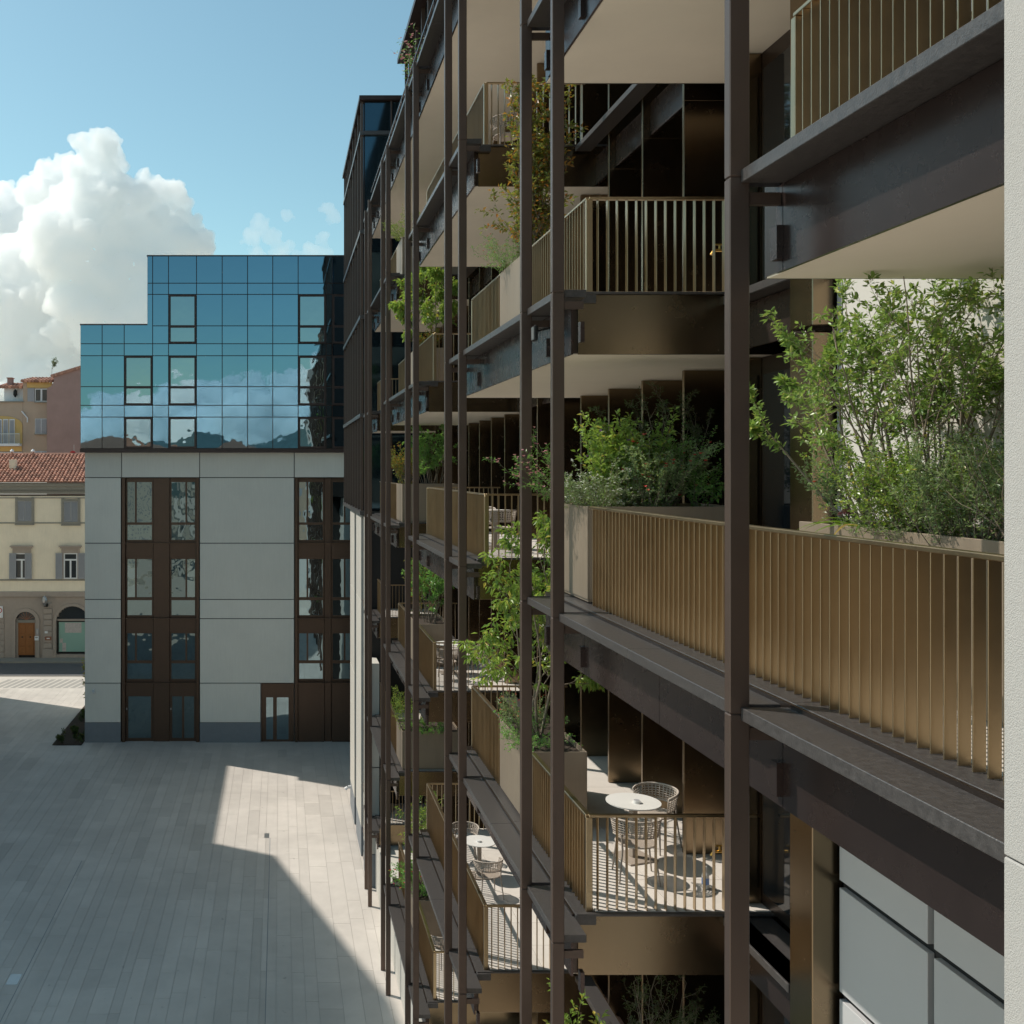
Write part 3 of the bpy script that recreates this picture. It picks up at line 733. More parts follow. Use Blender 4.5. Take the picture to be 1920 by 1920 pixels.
for i in range(N + 1):
    az = R(80 + 200 * i / N)
    h = 92 + 34 * math.cos((az - 3.06) * 12) + 24 * math.sin(az * 31 + 1) + 11 * math.sin(az * 67) + rng.uniform(-5, 5)
    for j in range(rows):
        u = j / (rows - 1); r = 1300 + 900 * u; z = h * (u ** 1.2) * (1 + .12 * rng.uniform(-1, 1)) - 1
        m.v.append((math.sin(az) * r, math.cos(az) * r, z)); m.tone.append(1)
for i in range(N):
    for j in range(rows - 1): m.f.append((i * rows + j, i * rows + j + 1, (i + 1) * rows + j + 1, (i + 1) * rows + j))
tag(m.build('hills', 'hill_green', centre=False, smooth=True), 'wooded hills beyond the town behind the viewer', kind='structure')

# ================================================================== BALCONY BUILDING (right)
LV = {k: 13.0 + 3.5 * k for k in range(-3, 4)}          # ledge level of each storey, 0 = the viewer's
XF, XR, XW = 3.0, 3.5, 5.25                              # column front, railing plane, fin edge
hotel = empty('balcony_building', (3.3, 18, 0), 'long dark bronze building with planted balconies and slim columns', 'building')
COLS = [6.6, 10.9, 12.3, 16.6, 18.0, 22.3, 23.7, 28.0, 29.4, 33.7, 35.1]


def column(y):
    m = MB(); zs = [0.0] + [LV[k] - 0.045 for k in range(-3, 3)] + [LV[3] + 0.02]
    for a, b in zip(zs[:-1], zs[1:]): m.box(2.93, 3.06, y, y + 0.085, a + (0.004 if a else 0), b - 0.004, ch=0.006)
    m.box(2.94, 3.05, y + 0.01, y + 0.075, 0, zs[-1] - 0.02)
    return m.build('column', 'bronze_column', hotel)


for y in COLS: column(y)
# ---- railings
S_SIDE = MB().box(-0.034, 0.034, -0.004, 0.004, 0, 1.07, ch=0.0015).build('tmp', 'bronze_slat').data
S_END = MB().box(-0.004, 0.004, -0.034, 0.034, 0, 1.07, ch=0.0015).build('tmp', 'bronze_slat').data
for o in [o for o in col.objects if o.name.startswith('tmp')]: bpy.data.objects.remove(o)
STEP = 0.11


def railing(z, runs, singly):
    ends = [r for r in runs if r[0] == 'e']
    for r in [r for r in runs if r[0] == 's']:
        mine = [e for e in ends if abs(e[3] - r[1]) < .1 or abs(e[3] - r[2]) < .1]; ends = [e for e in ends if e not in mine]
        one_railing(z, [r] + mine, singly)
    for e in ends: one_railing(z, [e], singly)


def one_railing(z, runs, singly):
    """runs: ('s', y0, y1) along the facade at XR, ('e', x0, x1, y) across a balcony end"""
    m = MB(); pos = []
    for r in runs:
        if r[0] == 's':
            m.box(XR - 0.034, XR + 0.034, r[1], r[2], z + 1.105, z + 1.135, ch=0.005)
            n = int((r[2] - r[1] - 0.04) / STEP); pos += [(S_SIDE, (XR, r[1] + 0.05 + STEP * (i + .3), z + 0.034)) for i in range(n)]
        else:
            m.box(r[1], r[2], r[3] - 0.034, r[3] + 0.034, z + 1.106, z + 1.134, ch=0.005)
            n = int((r[2] - r[1] - 0.04) / STEP); pos += [(S_END, (r[1] + 0.06 + STEP * (i + .4), r[3], z + 0.05)) for i in range(n)]
    for r in runs:                                       # flat corner posts
        if r[0] == 'e' and r[1] < 3.6: m.box(XR - 0.033, XR + 0.04, r[3] - 0.03, r[3] + 0.03, z + 0.034, z + 1.104, ch=0.004)
    if not singly:
        for me, p in pos:
            if me is S_SIDE: m.box(p[0] - .031, p[0] + .031, p[1] - .004, p[1] + .004, p[2], p[2] + 1.07)
            else: m.box(p[0] - .004, p[0] + .004, p[1] - .031, p[1] + .031, p[2], p[2] + 1.07)
    o = m.build('railing', 'bronze_slat', hotel)
    if singly:
        for me, p in pos: inst(me, 'slat', o, p)
    else: tag(o, kind='stuff')
    return o


def ledge(z, y0, y1, far=True):
    """weathered metal ledge carried by the columns, with joints, a curb and the fascia below"""
    cuts = sorted(set([y0] + [c for c in COLS if y0 < c < y1] + [y1])); m = []
    for a, b in zip(cuts[:-1], cuts[1:]):
        n = max(1, round((b - a) / 2.15))
        for i in range(n):
            p, q = a + (b - a) * i / n, a + (b - a) * (i + 1) / n
            ia = 0.09 if i == 0 and a in COLS else 0.003
            box('ledge', 'ledge_metal', hotel, XF, XF + 0.325, p + ia, q - 0.003, z - 0.085, z, 0.004)
            pc = max(p, y0 + 0.5) if y0 in COLS else p
            box('curb', 'ledge_metal', hotel, XF + 0.33, 3.56, pc + 0.002, q - 0.002, z - 0.08, z + 0.032, 0.004)
            box('fascia_panel', 'fascia_metal', hotel, 3.275, 3.30, pc + 0.004, q - 0.004, z - 0.655, z - 0.09)
    first = True
    for c in COLS:
        if y0 - .01 <= c <= y1 + .01:
            box('bracket', 'bronze_column', hotel, 3.062, 3.272, c + 0.02, c + 0.065, z - 0.22, z - 0.14); box('bracket', 'fascia_metal', hotel, 3.23, 3.274, c - 0.01, c + 0.08, z - 0.58, z - 0.36)


def slab(z, y0, y1, tiles=False, near=True):
    b = box('balcony_slab', 'bronze_dark', hotel, 3.302, 6.4, y0, y1, z - 0.64, z + 0.028)
    box('soffit', 'soffit_plaster', b, 3.31, 6.39, y0 + 0.01, y1 - 0.01, z - 0.652, z - 0.641)
    if near:
        box('end_fascia', 'bronze_panel', b, 3.36, 6.39, y0 - 0.022, y0 - 0.002, z - 0.655, z + 0.02, 0.004)
        box('end_fascia', 'ledge_metal', b, 3.34, 6.39, y0 - 0.06, y0 - 0.001, z + 0.0215, z + 0.05, 0.004)
    box('far_fascia', 'bronze_dark', b, 3.31, 6.39, y1 + 0.002, y1 + 0.02, z - 0.65, z + 0.02)
    if tiles:
        x = 3.58
        while x < 6.3:
            y = y0 + 0.01
            while y < y1 - 0.05:
                box('floor_tile', 'floor_tile', b, x + .003, min(x + .9, 6.38) - .003, y + .003, min(y + .9, y1) - .003, z + 0.029, z + 0.046); y += 0.9
            x += 0.9
    else: box('floor', 'floor_tile', b, 3.58, 6.38, y0 + .01, y1 - .01, z + 0.029, z + 0.044)
    return b


even = [(-14, 12.6), (17.2, 24.0), (28.6, 35.4)]; odd = [(-14, 6.9), (11.45, 18.4), (22.9, 29.8), (34.3, 36.4)]
eledge = [(4.15, 12.4), (16.6, 23.8), (28.0, 35.2)]; oledge = [(4.15, 6.7), (10.9, 18.1), (22.3, 29.5), (33.7, 36.4)]
for k in (-2, 0, 2):
    for i, (a, b) in enumerate(even):
        slab(LV[k], a, b, tiles=(k == 0 and i < 2) or (k == -2 and i == 1), near=i > 0)
    for a, b in eledge: ledge(LV[k], a, b)
for k in (-3, -1, 1):
    for i, (a, b) in enumerate(odd): slab(LV[k], a, b, tiles=(k == -1 and i in (1, 2)), near=i > 0)
    for a, b in oledge: ledge(LV[k], a, b)
slab(LV[3], -14, 36.4, near=False); ledge(LV[3], 4.15, 36.4)
for k in LV: ledge(LV[k], -14, -0.62)
# L0, the viewer's storey
railing(LV[0], [('s', 0.7, 11.38)], True)
railing(LV[0], [('s', 17.2, 23.95), ('e', 3.5, 5.2, 17.2)], True)
railing(LV[0], [('e', 3.5, 5.2, 23.95)], False)
railing(LV[0], [('s', 30.2, 35.3)], False)
railing(LV[1], [('s', 0.7, 6.85), ('e', 3.5, 5.2, 6.85)], True)
railing(LV[1], [('s', 11.5, 14.4), ('s', 16.0, 18.35), ('e', 3.5, 5.4, 11.5)], True)
railing(LV[1], [('s', 22.95, 25.6), ('s', 27.6, 29.75), ('e', 3.5, 5.2, 22.95), ('e', 3.5, 5.2, 18.35)], False)
railing(LV[-1], [('s', 11.5, 14.0), ('s', 16.0, 18.35), ('e', 3.5, 5.4, 11.5)], True)
railing(LV[-1], [('s', 22.95, 25.6), ('s', 27.6, 29.75), ('e', 3.5, 5.2, 22.95), ('e', 3.5, 5.2, 18.35), ('e', 3.5, 5.2, 29.75)], False)
railing(LV[2], [('s', 17.25, 23.95), ('e', 3.5, 5.2, 17.25), ('s', 0.7, 11.4), ('s', 30.2, 35.3), ('e', 3.5, 5.2, 23.95)], False)
railing(LV[-2], [('s', 17.25, 23.95), ('e', 3.5, 5.2, 17.25), ('s', 6.0, 11.4), ('s', 30.2, 35.3), ('e', 3.5, 5.2, 23.95)], False)
railing(LV[-3], [('s', 22.95, 25.6), ('s', 27.6, 29.75), ('e', 3.5, 5.2, 22.95), ('s', 11.5, 18.35)], False)
for kk in (-3, -1, 1): railing(LV[kk], [('s', 34.4, 36.2), ('e', 3.5, 5.2, 34.4)], False)
# roof terrace: a light rail on posts
m = MB(); m.box(3.25, 3.29, 4.3, 36.3, LV[3] + 0.96, LV[3] + 1.0)
y = 4.4
while y < 36.2: m.box(3.258, 3.282, y, y + .02, LV[3], LV[3] + .96); y += 1.42
m.build('roof_rail', 'fascia_metal', hotel)
# ---- recessed wall: fins, infill, inner ledges
box('wall', 'bronze_dark', hotel, 6.42, 12, 9.92, 36.4, 0, LV[3] - 0.70)
FINM = {}
for k in range(-3, 3):
    z0 = LV[k] + 0.05; z1 = LV[k + 1] - 0.66
    y = 11.7; j = 0
    while y < 36:
        inb = any(a - .02 <= y <= b for a, b in (even if k % 2 == 0 else odd)); roofed = any(a <= y <= b for a, b in (even if k % 2 else odd)) or k == 2
        lo = z0 if inb else LV[k] - 0.66; hi = z1 - 0.002 if roofed else LV[k + 1] - 0.661
        key = (round(lo - LV[k], 3), round(hi - LV[k], 3))
        if key not in FINM:
            o = MB().box(-0.0, 1.13, -0.03, 0.03, key[0], key[1], ch=0.004).build('tmp', 'bronze_panel', centre=False); FINM[key] = o.data; bpy.data.objects.remove(o)
        inst(FINM[key], 'wall_fin', hotel, (XW, y, LV[k]))
        if j % 2 == 0 and y < 34:
            gl = box('glass_door', 'frame_dark', hotel, 6.30, 6.41, y + 0.12, y + 1.3, z0, z1 - .1)
            box('pane', 'door_glass', gl, 6.27, 6.298, y + 0.2, y + 1.22, z0 + .08, z1 - .2)
        y += 1.5; j += 1
for k in range(-2, 4):                                   # inner ledges where the balconies leave a void
    for a, b in [(9.93, 11.3), (18.45, 22.8), (29.85, 34.2)] if k % 2 else [(12.65, 17.1), (24.05, 28.5)]:
        if k == 3: continue
        box('inner_ledge', 'ledge_metal', hotel, 4.98, XW - 0.003, a, b, LV[k] - .085, LV[k], 0.004)
        y = 11.7
        if b < 11.5:
            box('inner_fascia', 'fascia_metal', hotel, 5.21, XW - .004, a, b, LV[k] - .6, LV[k] - .1)
        while y < b:
            if y > a - .2: box('inner_fascia', 'fascia_metal', hotel, 5.36, 5.40, y + .04, y + 1.46, LV[k] - .62, LV[k] - .15)
            y += 1.5
# ---- near end: plaster wall, pilaster, dark doors, pale lower panels, roughcast corner
box('near_wall', 'joint_dark', hotel, 5.262, 12, -14, 9.46, 0, LV[3] - 0.7)
for k in range(-3, 3):
    z0, z1 = LV[k] + 0.05, LV[k + 1] - 0.66
    if k == 0:
        box('plaster_panel', 'white_plaster', hotel, 5.2, 5.26, 0.6, 9.36, z0, z1 + .5); box('plaster_edge', 'shutter_grey', hotel, 5.19, 5.262, 9.362, 9.44, z0, z1 + .5)
    else:
        for y0, y1 in ((2.12, 5.06), (5.14, 8.06), (8.14, 9.42)):
            for a, b in ((LV[k] + 1.235, z1), (LV[k] + 0.20, LV[k] + 1.165), (LV[k] - (0.12 if k == 1 else 0.55), LV[k] + .13)):
                if k % 2 == 0: a = max(a, z0)
                if b > a: box('pale_panel', 'pale_panel', hotel, 5.2, 5.26, y0, y1, a, b, 0.004)
    box('pilaster', 'bronze_panel', hotel, 4.98, 5.4, 9.48, 9.90, LV[k] - (0.6 if k % 2 else -0.05), LV[k + 1] - (0.66 if k % 2 else .66) - .002, 0.008)
    dd = box('door', 'bronze_dark', hotel, 5.55, 5.62, 9.93, 11.66, LV[k] + .05, z1)
    box('door_frame', 'frame_dark', dd, 5.50, 5.549, 10.72, 10.80, LV[k] + .05, z1 - .002); box('pane', 'door_glass', dd, 5.53, 5.549, 10.82, 11.6, LV[k] + .2, z1 - .2); box('pane', 'door_glass', dd, 5.53, 5.549, 9.97, 10.7, LV[k] + .2, z1 - .2)
    box('door_sill', 'ledge_metal', hotel, 5.0, 5.54, 9.92, 11.6, LV[k] - 0.09 if k % 2 else LV[k] + .048, LV[k] + (0.0 if k % 2 else .06))
for z0, z1 in ((0, 5.99), (5.997, 9.49), (9.497, 12.97), (12.977, 16.53), (16.537, 19.99), (19.997, 24.6)):
    box('corner_pier', 'roughcast', hotel, 2.955, 3.6, -0.6, 4.14, z0, z1, 0.006)
# ---- ground storey base
box('base_wall', 'wing_stone', hotel, 3.32, 6.3, 6, 36, 0, 1.80, 0.01)
for y in COLS[3:]: pass
# ---- set-back roof storey with fins
pent = box('roof_storey', 'wing_glass', hotel, 4.62, 12, -14, 36.4, LV[3] + .03, 29.25)
box('roof_eave', 'frame_dark', pent, 4.25, 12.1, -14.2, 36.75, 29.252, 29.42)
for i in range(26): box('roof_fin', 'bronze_column', pent, 4.5, 4.618, 1 + i * 1.42, 1.07 + i * 1.42, LV[3] + .05, 29.25)

# ================================================================== CORNER WING (dark glass over pale stone piers)
wing = empty('corner_wing', (4, 42, 0), 'dark glass wing with upright fins above pale stone piers', 'building')
WZ = [12.93, 16.55, 20.2, 23.35, 27.0, 28.3]
box('wing_core', 'joint_dark', wing, 3.12, 12, 37.62, 47.4, WZ[0], 28.2)
box('eave', 'frame_dark', wing, 2.93, 12, 37.4, 47.6, 28.2, 28.36)
for a, b in zip(WZ[:-1], WZ[1:]):
    for i in range(7):
        y0 = 37.62 + i * 1.4; box('glass_panel', 'wing_glass', wing, 3.09, 3.118, y0 + .03, y0 + 1.37, a + .1, min(b, 28.2) - .03)
    for i in range(6):
        x0 = 3.12 + i * 1.0; box('glass_panel', 'wing_glass', wing, x0 + .03, x0 + .97, 37.58, 37.618, a + .1, min(b, 28.2) - .03)
    box('floor_band', 'ledge_metal', wing, 2.96, 3.119, 37.5, 47.5, a - .07, a + .07); box('floor_band', 'ledge_metal', wing, 3.12, 9, 37.45, 37.57, a - .071, a + .069)
for i in range(8): box('fin', 'bronze_column', wing, 2.99, 3.088, 37.6 + i * 1.4 - .03, 37.6 + i * 1.4 + .03, WZ[0] + .08, 28.19)
for i in range(1, 6): box('fin', 'bronze_column', wing, 3.12 + i - .03, 3.12 + i + .03, 37.5, 37.579, WZ[0] + .08, 28.19)
# stone piers and dark window strips below
box('pier_core', 'joint_dark', wing, 3.14, 12, 36.6, 44.0, 0, WZ[0] - .09); box('rear_core', 'wing_stone', wing, 3.85, 12, 44.0, 53.9, 0, WZ[0] - .091)
for y0, y1, kind in ((36.45, 36.9, 'p'), (36.9, 38.1, 'w'), (38.1, 40.6, 'p'), (40.6, 41.5, 'w'), (41.5, 44.0, 'p')):
    for i, (a, b) in enumerate(((0, 1.1), (1.1, 2.75), (2.75, 6.2), (6.2, 9.6), (9.6, 12.83))):
        if kind == 'p': box('stone_panel' if i else 'plinth', 'wing_stone' if i else 'stone_plinth', wing, 3.05, 3.138, y0 + .01, y1 - .01, a + .012, b - .012)
        else:
            w = box('window', 'frame_bronze', wing, 3.11, 3.138, y0, y1, a + .01, b - .01); box('pane', 'window_dark', w, 3.10, 3.109, y0 + .12, y1 - .12, a + .15, b - .15)
for a, b in ((0, 1.15), (1.17, 4.2), (4.15, 7.8)):        # free-standing pale pier at the near end
    box('stone_panel' if a else 'plinth', 'wing_stone' if a else 'stone_plinth', wing, 3.08, 3.46, 35.25, 36.40, a, b, 0.01)
bullet_camera('white dome security camera low on the far stone pier', (3.05, 43.6, 0.9), (-1, 0, 0))

# ================================================================== PLANTERS
def planter(label, x0, x1, y0, y1, z, h=1.08):
    o = empty('planter', ((x0 + x1) / 2, (y0 + y1) / 2, z), label, 'planter', 'metal planters on the balconies')
    m = MB(); t = 0.02
    m.box(x0, x0 + t, y0, y1, z + .03, z + h, ch=.003); m.box(x1 - t, x1, y0, y1, z + .03, z + h, ch=.003); m.box(x0 + t, x1 - t, y0, y0 + t, z + .03, z + h, ch=.003); m.box(x0 + t, x1 - t, y1 - t, y1, z + .03, z + h, ch=.003)
    m.build('box', 'planter_metal', o)
    MB().box(x0 + .015, x1 - .015, y0 + .015, y1 - .015, z, z + .1).build('base', 'planter_metal', o)
    MB().box(x0 + t, x1 - t, y0 + t, y1 - t, z + .1, z + h - .07).build('soil', 'soil', o)
    return o


FL = {k: LV[k] + 0.05 for k in LV}
planter('long planter by the white wall behind the nearest railing', 4.2, 5.12, 4.5, 8.2, FL[0])
planter('wide planter closing the far end of the nearest balcony', 3.47, 5.2, 11.44, 12.52, FL[0])
planter('planter set into the railing below the leafy cherry tree', 3.46, 4.26, 14.05, 15.95, FL[-1])
planter('planter one storey up, holding the orange-leaved climber', 3.46, 4.26, 14.45, 15.95, FL[1])
planter('planter under the pale green tree, half hidden by the column pairs', 3.46, 4.3, 25.65, 27.55, FL[1])
planter('planter with dark glossy shrub on the middle far balcony', 3.46, 4.3, 25.65, 27.55, FL[-1])
planter('lowest planter with red flowers near the square', 3.46, 4.3, 25.65, 27.55, FL[-3])
planter('planter with mixed shrubs beside the far columns at eye level', 3.46, 5.1, 28.68, 30.1, FL[0])
planter('highest far planter with trailing plants', 3.46, 5.1, 28.68, 30.1, FL[2])
planter('far planter with low herbs two storeys below the eye', 3.46, 5.1, 28.68, 30.1, FL[-2])
planter('planter at the bottom edge holding a dark shrub', 3.47, 5.2, 11.44, 12.52, FL[-2])

# ================================================================== PLANTS
def leaf(m, p, d, ln, w, tone, rng, fold=0.25, hi=False, curl=0.2):
    d = d.normalized(); s = d.cross(Vector((rng.gauss(0, .5), rng.gauss(0, .5), 1))); 
    if s.length < .05: s = d.cross(Vector((1, 0, 0)))
    s.normalize(); n = s.cross(d); b = len(m.v)
    tip = p + d * ln - n * (ln * curl)
    if hi:
        c = p + d * ln * .45 - n * (w * fold)
        P = [p, p + d * ln * .3 + s * w * .42, p + d * ln * .68 + s * w * .36 - n * ln * curl * .4, tip, p + d * ln * .68 - s * w * .36 - n * ln * curl * .4, p + d * ln * .3 - s * w * .42, c]
        m.v += [tuple(q) for q in P]; m.tone += [tone] * 7
        m.f += [(b, b + 1, b + 6), (b + 1, b + 2, b + 6), (b + 2, b + 3, b + 6), (b + 3, b + 4, b + 6), (b + 4, b + 5, b + 6), (b + 5, b, b + 6)]
    else:
        P = [p, p + d * ln * .5 + s * w * .5 + n * (w * fold), tip, p + d * ln * .5 - s * w * .5 + n * (w * fold)]
        m.v += [tuple(q) for q in P]; m.tone += [tone] * 4; m.f += [(b, b + 1, b + 2), (b, b + 2, b + 3)]


def plant(name, label, cat, base, seed, stems=8, length=1.0, spread=0.5, up=0.6, levels=2, branch=5, shrink=0.5, r0=0.01, leaf_n=1500, ln=0.05, lw=0.02, mt='leaf_green', bark='bark', clip=None, droop=0.0, hi=False, bias=(0, 0, 0), foot=0.1, bare=0.25, wander=0.25, flowers=None, hang=0.0, group=None, steps=7):
    """stems grow from BASE, fork LEVELS times and carry leaves on the last two orders; CLIP = (x0,x1,y0,y1,z0,z1) keeps it off walls"""
    rng = random.Random(seed); base = Vector(base); wood = MB(); pts = []; tips = []
    def ok(p): return clip is None or (clip[0] < p.x < clip[1] and clip[2] < p.y < clip[3] and clip[4] < p.z < clip[5])
    def grow(p, d, L, r, lvl):
        path = [p.copy()]; n = steps if lvl == 0 else max(4, steps - 2); seg = L / n
        for i in range(n):
            d = (d + Vector((rng.gauss(0, wander), rng.gauss(0, wander), rng.gauss(0, wander) * .6)) * .5 + Vector((0, 0, (up if lvl == 0 else up * .35) * .12 - droop * .12 * (i / n) * (lvl + .4)))).normalized()
            q = p + d * seg
            if not ok(q):
                d = Vector((d.x * -.3 + bias[0] * .1, d.y * .6, abs(d.z) * .2 - .1)); 
                if d.length < .05: break
                d.normalize(); q = p + d * seg * .6
                if not ok(q): break
            p = q; path.append(p.copy())
            if lvl >= max(levels - 1, 0) or (lvl == levels - 2 and i > n * .6):
                for _ in range(3): pts.append((p - d * seg * rng.random(), d.copy()))
            if lvl < levels and i >= n * bare:
                for _ in range(max(1, round(branch / n * rng.uniform(.6, 1.4)))) if rng.random() < branch / n * 1.0 else ():
                    a = Vector((rng.gauss(0, 1), rng.gauss(0, 1), rng.gauss(.1, .6))).normalized()
                    grow(p, (d * .75 + a * .8).normalized(), L * shrink * rng.uniform(.6, 1.15) * (1.05 - .4 * i / n), r * .55 * (1 - .5 * i / n), lvl + 1)
        k = len(path)
        if k > 1:
            wood.tube(path, [max(r * (1 - .75 * i / (k - 1)), .0012) for i in range(k)], 6 if lvl == 0 else 4 if lvl == 1 else 3, cap=False); tips.append((path[-1], d.copy()))
    for i in range(stems):
        th = 2 * math.pi * (i + rng.random() * .7) / stems; f = foot * rng.uniform(.2, 1)
        d = Vector((math.cos(th) * spread * rng.uniform(.4, 1.2) + bias[0], math.sin(th) * spread * rng.uniform(.4, 1.2) + bias[1], up * rng.uniform(.8, 1.2) + bias[2]))
        grow(base + Vector((math.cos(th) * f, math.sin(th) * f, 0)), d.normalized(), length * rng.uniform(.7, 1.1), r0 * rng.uniform(.7, 1.15), 0)
    fol = MB()
    rng.shuffle(pts)
    if pts:
        for i in range(leaf_n):
            p, d = pts[i % len(pts)]
            a = Vector((rng.gauss(0, 1), rng.gauss(0, 1), rng.gauss(.15, .8))).normalized()
            dd = (d * .55 + a + Vector((0, 0, -hang))).normalized(); sc = rng.uniform(.6, 1.2)
            leaf(fol, p + a * ln * .25, dd, ln * sc, lw * sc, min(1, max(0, rng.gauss(.5, .24))), rng, hi=hi)
    o = empty(name, tuple(base), label, cat, group)
    if wood.v: wood.build('stems', bark, o, smooth=True)
    if fol.v: fol.build('foliage', mt, o)
    if flowers and tips:
        for fm, n, size, fname in flowers:
            fl = MB()
            for i in range(n):
                p, d = tips[rng.randrange(len(tips))] if rng.random() < .7 else pts[rng.randrange(len(pts))]
                p = p + Vector((rng.gauss(0, 1), rng.gauss(0, 1), rng.gauss(.3, 1))) * size * .6
                for j in range(4):
                    th = j * 1.57 + rng.random(); leaf(fl, p, Vector((math.cos(th), math.sin(th), .5)), size * rng.uniform(.7, 1.2), size * .7, rng.random(), rng, curl=-.1)
            fl.build(fname, fm, o)
    return o


def blades(name, label, cat, base, seed, n, length, width, mt, spread=.8):
    rng = random.Random(seed); m = MB(); B = Vector(base)
    for i in range(n):
        th = rng.uniform(0, 6.28); d = Vector((math.cos(th) * spread, math.sin(th) * spread, 1)).normalized(); L = length * rng.uniform(.6, 1.1); p = B + Vector((math.cos(th), math.sin(th), 0)) * .05 * rng.random(); t = min(1, max(0, rng.gauss(.6, .2)))
        s = d.cross(Vector((0, 0, 1))).normalized(); b = len(m.v); k = 7
        for j in range(k + 1):
            u = j / k; w = width * (math.sin(math.pi * (.12 + .88 * u)) if u < 1 else 0.02)
            for sg in (-1, 0, 1): m.v.append(tuple(p + s * w * .5 * sg + Vector((0, 0, -.25 * w * (sg == 0))))); m.tone.append(t)
            d = (d + Vector((0, 0, -.18 - .1 * rng.random()))).normalized(); p = p + d * (L / k)
        for j in range(k):
            for q in (0, 1): m.f.append((b + j * 3 + q, b + j * 3 + q + 1, b + j * 3 + q + 4, b + j * 3 + q + 3))
    o = empty(name, tuple(base), label, cat); m.build('leaves', mt, o, smooth=True); return o


SOIL = 1.0                                               # soil top over the balcony floor
# --- near planter on the viewer's storey
z = FL[0] + SOIL; NC = (3.62, 5.17, 4.4, 10.6, z - .02, 16.15)
plant('pomegranate_shrub', 'tall many-stemmed shrub with small glossy leaves against the white wall', 'shrub', (4.62, 7.3, z), 12, stems=24, length=1.8, spread=.6, up=.95, levels=3, branch=7, shrink=.42, r0=.014, leaf_n=10500, ln=.050, lw=.024, mt='leaf_shrub', clip=NC, hi=True, foot=.14, bare=.28, bias=(-.03, .06, 0), wander=.22, steps=9)
plant('leaning_shrub', 'slender bare-stemmed sapling leaning beside the tall shrub', 'shrub', (4.5, 7.75, z), 31, stems=6, length=1.7, spread=.35, up=.9, levels=2, branch=5, shrink=.42, r0=.016, leaf_n=2600, ln=.055, lw=.022, mt='leaf_shrub', clip=NC, hi=True, bias=(-.18, .35, 0), bare=.45)
plant('boxwood', 'low dense box bush at the foot of the tall shrub', 'shrub', (4.5, 7.05, z), 5, stems=50, length=.62, spread=.9, up=.95, levels=1, branch=8, shrink=.5, r0=.005, leaf_n=10000, ln=.029, lw=.016, mt='leaf_fresh', clip=NC, foot=.3, bare=.1)
plant('rosemary', 'grey-green rosemary bush beside the pale corner pier', 'shrub', (4.5, 6.45, z), 6, stems=48, length=.66, spread=.75, up=1.0, levels=1, branch=8, shrink=.4, r0=.004, leaf_n=11000, ln=.032, lw=.011, mt='leaf_silver', clip=NC, foot=.32, bare=.1)
plant('boxwood', 'second low bush, darker, right of the rosemary', 'shrub', (4.6, 5.9, z), 8, stems=30, length=.8, spread=.8, up=.9, levels=1, branch=6, shrink=.5, r0=.005, leaf_n=3000, ln=.026, lw=.012, mt='leaf_dark', clip=NC, foot=.3, bare=.1)
plant('autumn_sage', 'loose sage with tiny red flowers at the left end of the near planter', 'shrub', (4.5, 7.9, z), 9, stems=22, length=.7, spread=.7, up=.9, levels=1, branch=5, shrink=.5, r0=.004, leaf_n=2800, ln=.036, lw=.017, mt='leaf_silver', clip=NC, foot=.1, flowers=[('petal_red', 14, .02, 'flowers')])
plant('trailing_herb', 'fine grey herb trailing over the front lip of the near planter', 'herb', (4.3, 7.0, z + .04), 10, stems=26, length=.3, spread=1.0, up=.25, levels=1, branch=4, shrink=.5, r0=.002, leaf_n=1600, ln=.018, lw=.006, mt='leaf_silver', clip=(4.0, 5.1, 6.3, 7.7, z - .2, 15), droop=1.2, foot=.35, bare=.0)
blades('agapanthus', 'clump of bright strap leaves at the front of the near planter', 'plant', (4.42, 7.58, z), 3, 26, .5, .035, 'leaf_grass')
blades('agapanthus', 'smaller clump of strap leaves left of the low bushes', 'plant', (4.5, 7.3, z), 4, 18, .45, .03, 'leaf_grass')
cf = empty('coneflower', (4.4, 7.82, z), 'purple coneflower with drooping petals in the near planter', 'flower')
MB().tube([(4.4, 7.82, z), (4.38, 7.84, z + .17)], .004, 5).build('stem', 'leaf_green', cf); MB().tube([(4.38, 7.84, z + .165), (4.38, 7.84, z + .185), (4.38, 7.84, z + .205)], [.028, .03, .012], 10).build('cone', 'copper_brown', cf)
m = MB(); rg = random.Random(2)
for j in range(14): th = j * .449; leaf(m, Vector((4.38 + .022 * math.cos(th), 7.84 + .022 * math.sin(th), z + .175)), Vector((math.cos(th), math.sin(th), -.5)), .055, .016, rg.random() * .5, rg)
m.build('petals', 'petal_pink', cf)
# --- end planter of the nearest balcony
C2 = (3.0, 5.2, 11.0, 12.9, z - .25, 15.8)
plant('snow_carpet', 'mound of fine silvery leaves with tiny white flowers spilling over the planter corner', 'plant', (3.68, 11.75, z + .05), 14, stems=54, length=.5, spread=1.0, up=.6, levels=1, branch=5, shrink=.5, r0=.002, leaf_n=7000, ln=.03, lw=.009, mt='leaf_silver', clip=(3.2, 4.3, 11.2, 12.6, z - .3, 15), droop=.9, foot=.25, bare=0, flowers=[('petal_white', 800, .015, 'flowers')])
plant('trailing_roots', 'thin dark stems trailing down the planter face', 'plant', (3.44, 11.85, z + .1), 15, stems=26, length=.45, spread=.25, up=-.8, levels=0, r0=.0016, leaf_n=160, ln=.012, lw=.004, mt='leaf_dark', clip=(3.3, 3.46, 11.4, 12.5, 13.2, 15), droop=1, foot=.3, bias=(-.05, 0, 0), wander=.1)
